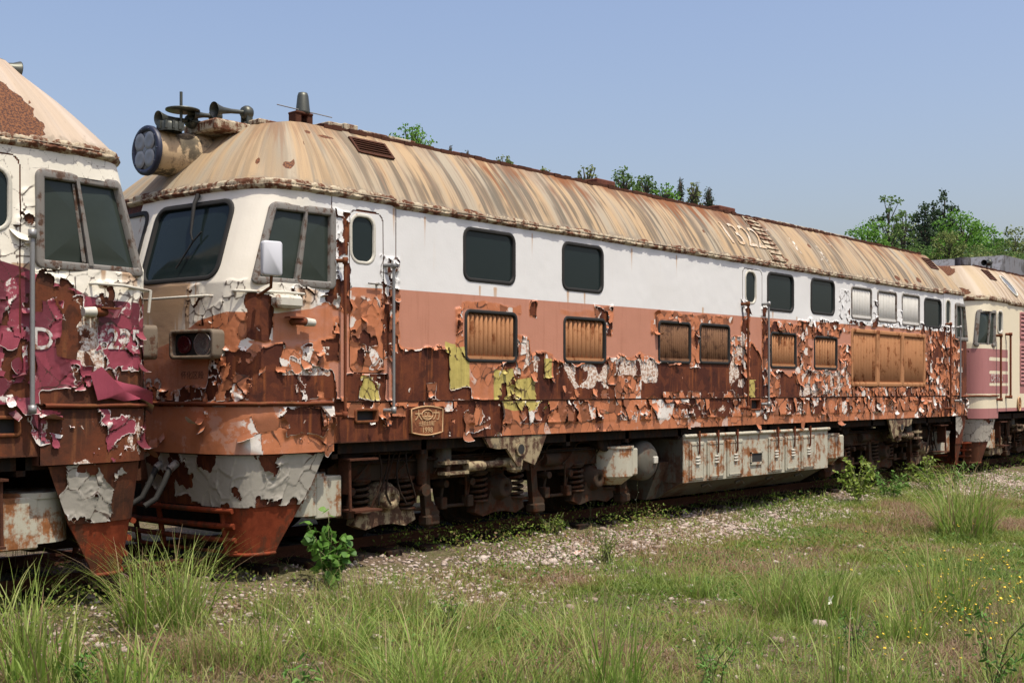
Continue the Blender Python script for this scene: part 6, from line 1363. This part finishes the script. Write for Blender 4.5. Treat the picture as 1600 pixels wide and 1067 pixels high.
def tree(px, ptop, hpx, wpx, dist, kind, label, seed, dens=1., loose=0., nm='tree', pine=False, nb=None):
    """px,ptop: measured top; hpx,wpx crown size; dist: metres from the camera"""
    rr_ = np.random.default_rng(seed); l = (px-800)*dist/FPX; x = CX+dist*math.cos(TH)+l*math.sin(TH); y = CY+dist*math.sin(TH)-l*math.cos(TH); zt = ZC+(609-ptop)*dist/FPX; hc = hpx*dist/FPX; rw = wpx*.5*dist/FPX
    zg = float(hz(np.array(x), np.array(y)))-.5; root = empty(nm, (x, y, zg)); tag(root, label, 'tree', 'trees behind the train'); H = zt-zg; zc0 = H-hc
    m = MB(); m.tube([(0, 0, 0), (rr_.normal(0, .1), 0, H*.45), (0, rr_.normal(0, .15), H*.93)], [max(.12, H*.018), H*.013, .03], 7); P = []; nb = nb or (34 if pine else 60 if kind == 't_dark' else 30)
    S_ = 4.2*dist/FPX     # leaf clump size: about three pixels of the photograph
    for i in range(nb):
        if pine: t = (i+.5)/nb; zb = zc0+hc*t; R_ = rw*(1-t)**.75*(.75+.5*rr_.random()); a = i*2.4+rr_.normal(0, .3); e = np.array([math.cos(a)*R_, math.sin(a)*R_, zb-.10*R_+rr_.normal(0, .02)*hc])
        else:
            th = math.acos(1-1.75*((i+.5)/nb)); a = i*2.4+rr_.normal(0, .5); q = rr_.uniform(.62, 1.05); e = np.array([math.cos(a)*math.sin(th)*rw*q, math.sin(a)*math.sin(th)*rw*q, zc0+hc*.5+math.cos(th)*hc*.5*q])
        b = np.array([0, 0, max(zc0*.8, e[2]-abs(e[0]+e[1])*.2-hc*.25)]) if not pine else np.array([0, 0, e[2]+.05*rw]); b[2] = min(b[2], H*.9); m.tube([tuple(b), tuple((b+e)/2+rr_.normal(0, .03, 3)*rw), tuple(e)], [H*.006, H*.004, .01], 5, False)
        k = int(dens*(hc*rw*.9)/(S_*S_)*9.0/nb*(1-loose*.6)); cl = (.30-.12*loose)*rw
        if pine:
            s = rr_.random(k)**.6; q = b+(e-b)*s[:, None]; P.append(q+rr_.normal(0, 1, (k, 3))*np.array([.13, .13, .05])*rw)
        else:
            d = rr_.normal(size=(k, 3)); d /= np.linalg.norm(d, axis=1)[:, None]; P.append(e*np.array([.92, .92, 1])+d*cl*rr_.uniform(.25, 1.15, (k, 1))*np.array([1, 1, .8]))
            k2 = k//5; s = rr_.random(k2); P.append(b+(e-b)*s[:, None]+rr_.normal(0, .10, (k2, 3))*rw)
    P = np.concatenate(P); cn = fbm(P[:, 0]/rw*1.8+9, P[:, 2]/rw*1.8+P[:, 1]/rw, seed, 2); m.build('trunk', 'bark', root)
    leaves('crown', P, S_*rr_.uniform(.6, 1.25, len(P)), kind, seed, root, tint=np.clip(rr_.random(len(P))*.6+(cn-.3)*.6, 0, .99), asp=.75 if not pine else .35)
TR = [(643, 198, 60, 66, 60, 't_bright', 'light green treetop above the roof nearest the antenna', 0), (704, 226, 40, 18, 66, 't_dark', 'small dark pointed treetop right of the light green treetop', 1), (731, 232, 40, 18, 68, 't_dark', 'small dark conifer tip, second right of the light green treetop', 1), (790, 245, 36, 34, 66, 't_olive', 'olive treetop peeping over the roof left of the rust-brown roof boxes', 0), (851, 262, 30, 22, 66, 't_olive', 'small thin treetop just left of the first roof box', 0),
      (917, 256, 50, 36, 60, 't_olive', 'sparse treetop rising behind the first roof box', 2), (975, 264, 60, 46, 66, 't_mid', 'leafy treetop immediately right of the first roof box', 0), (1008, 270, 60, 44, 68, 't_mid', 'rounded olive-green treetop between the two roof boxes', 0), (1040, 286, 50, 40, 64, 't_bright', 'low bright green crown between the two roof boxes', 0), (1063, 275, 60, 24, 70, 't_dark', 'narrow dark conifer between the two roof boxes', 1), (1084, 280, 55, 26, 66, 't_olive', 'thin sparse treetop right of the narrow dark conifer', 2), (1108, 290, 45, 32, 70, 't_dark', 'dark conifer right above the second roof box', 1),
      (1355, 345, 90, 80, 74, 't_bright', 'rounded light green tree at the left end of the wood', 0), (1388, 307, 130, 62, 80, 't_mid', 'tall thin-crowned tree left of the dark pines', 2), (1412, 320, 120, 50, 82, 't_mid', 'feathery tree directly left of the dark pines', 2), (1445, 308, 150, 62, 84, 't_dark', 'left dark pine of the pair above the far cab', 3), (1474, 302, 160, 58, 86, 't_dark', 'right and taller dark pine of the pair above the far cab', 3),
      (1505, 330, 110, 92, 76, 't_bright', 'broad bright green tree right of the dark pines', 0), (1530, 345, 100, 70, 78, 't_bright', 'bright green crown behind the broad bright tree', 0), (1482, 355, 90, 56, 70, 't_olive', 'yellow-green tree below the taller dark pine', 0), (1430, 380, 70, 80, 72, 't_mid', 'mid green bush-like tree low in the wood above the roof end', 0), (1395, 385, 60, 70, 70, 't_olive', 'low olive tree touching the roof line left of the wood centre', 0), (1340, 375, 50, 60, 78, 't_mid', 'low tree where the wood meets the roof at its left end', 0),
      (1560, 366, 90, 66, 84, 't_mid', 'dull green tree right of the bright green trees', 0), (1590, 360, 90, 70, 88, 't_olive', 'olive tree at the right edge of the picture', 0), (1550, 385, 60, 60, 72, 't_mid', 'low green tree above the grey roof housing', 0), (1520, 385, 60, 70, 70, 't_mid', 'dark green low tree behind the roof fan of the farthest locomotive', 0), (1600, 388, 70, 60, 74, 't_mid', 'low green tree at the right edge above the grey housing', 0), (1470, 385, 60, 70, 72, 't_bright', 'low leafy tree behind the far end of the tan roof', 0)]
TR += [(1365, 372, 70, 90, 92, 't_mid', 'back row tree at the left end of the wood', 0), (1420, 352, 80, 90, 94, 't_olive', 'back row olive tree beneath the left dark pine', 0), (1462, 360, 80, 90, 95, 't_mid', 'back row tree under the pair of dark pines', 0), (1515, 372, 70, 90, 94, 't_mid', 'back row tree behind the broad bright green tree', 0), (1575, 378, 70, 90, 95, 't_mid', 'back row tree at the right end of the wood', 0), (1545, 392, 60, 110, 66, 't_olive', 'low bushy tree closest behind the grey roof housing', 0)]
for i, (px, pt, hp, wp, ds, kd, lb, ty) in enumerate(TR): tree(px, pt, hp, wp, ds, kd, lb, 900+i, dens=(1., 1.3, .8, 1.4)[ty], loose=(0, 0, .55, .35)[ty], pine=ty == 1, nm='conifer' if kd == 't_dark' else 'broadleaf_tree')
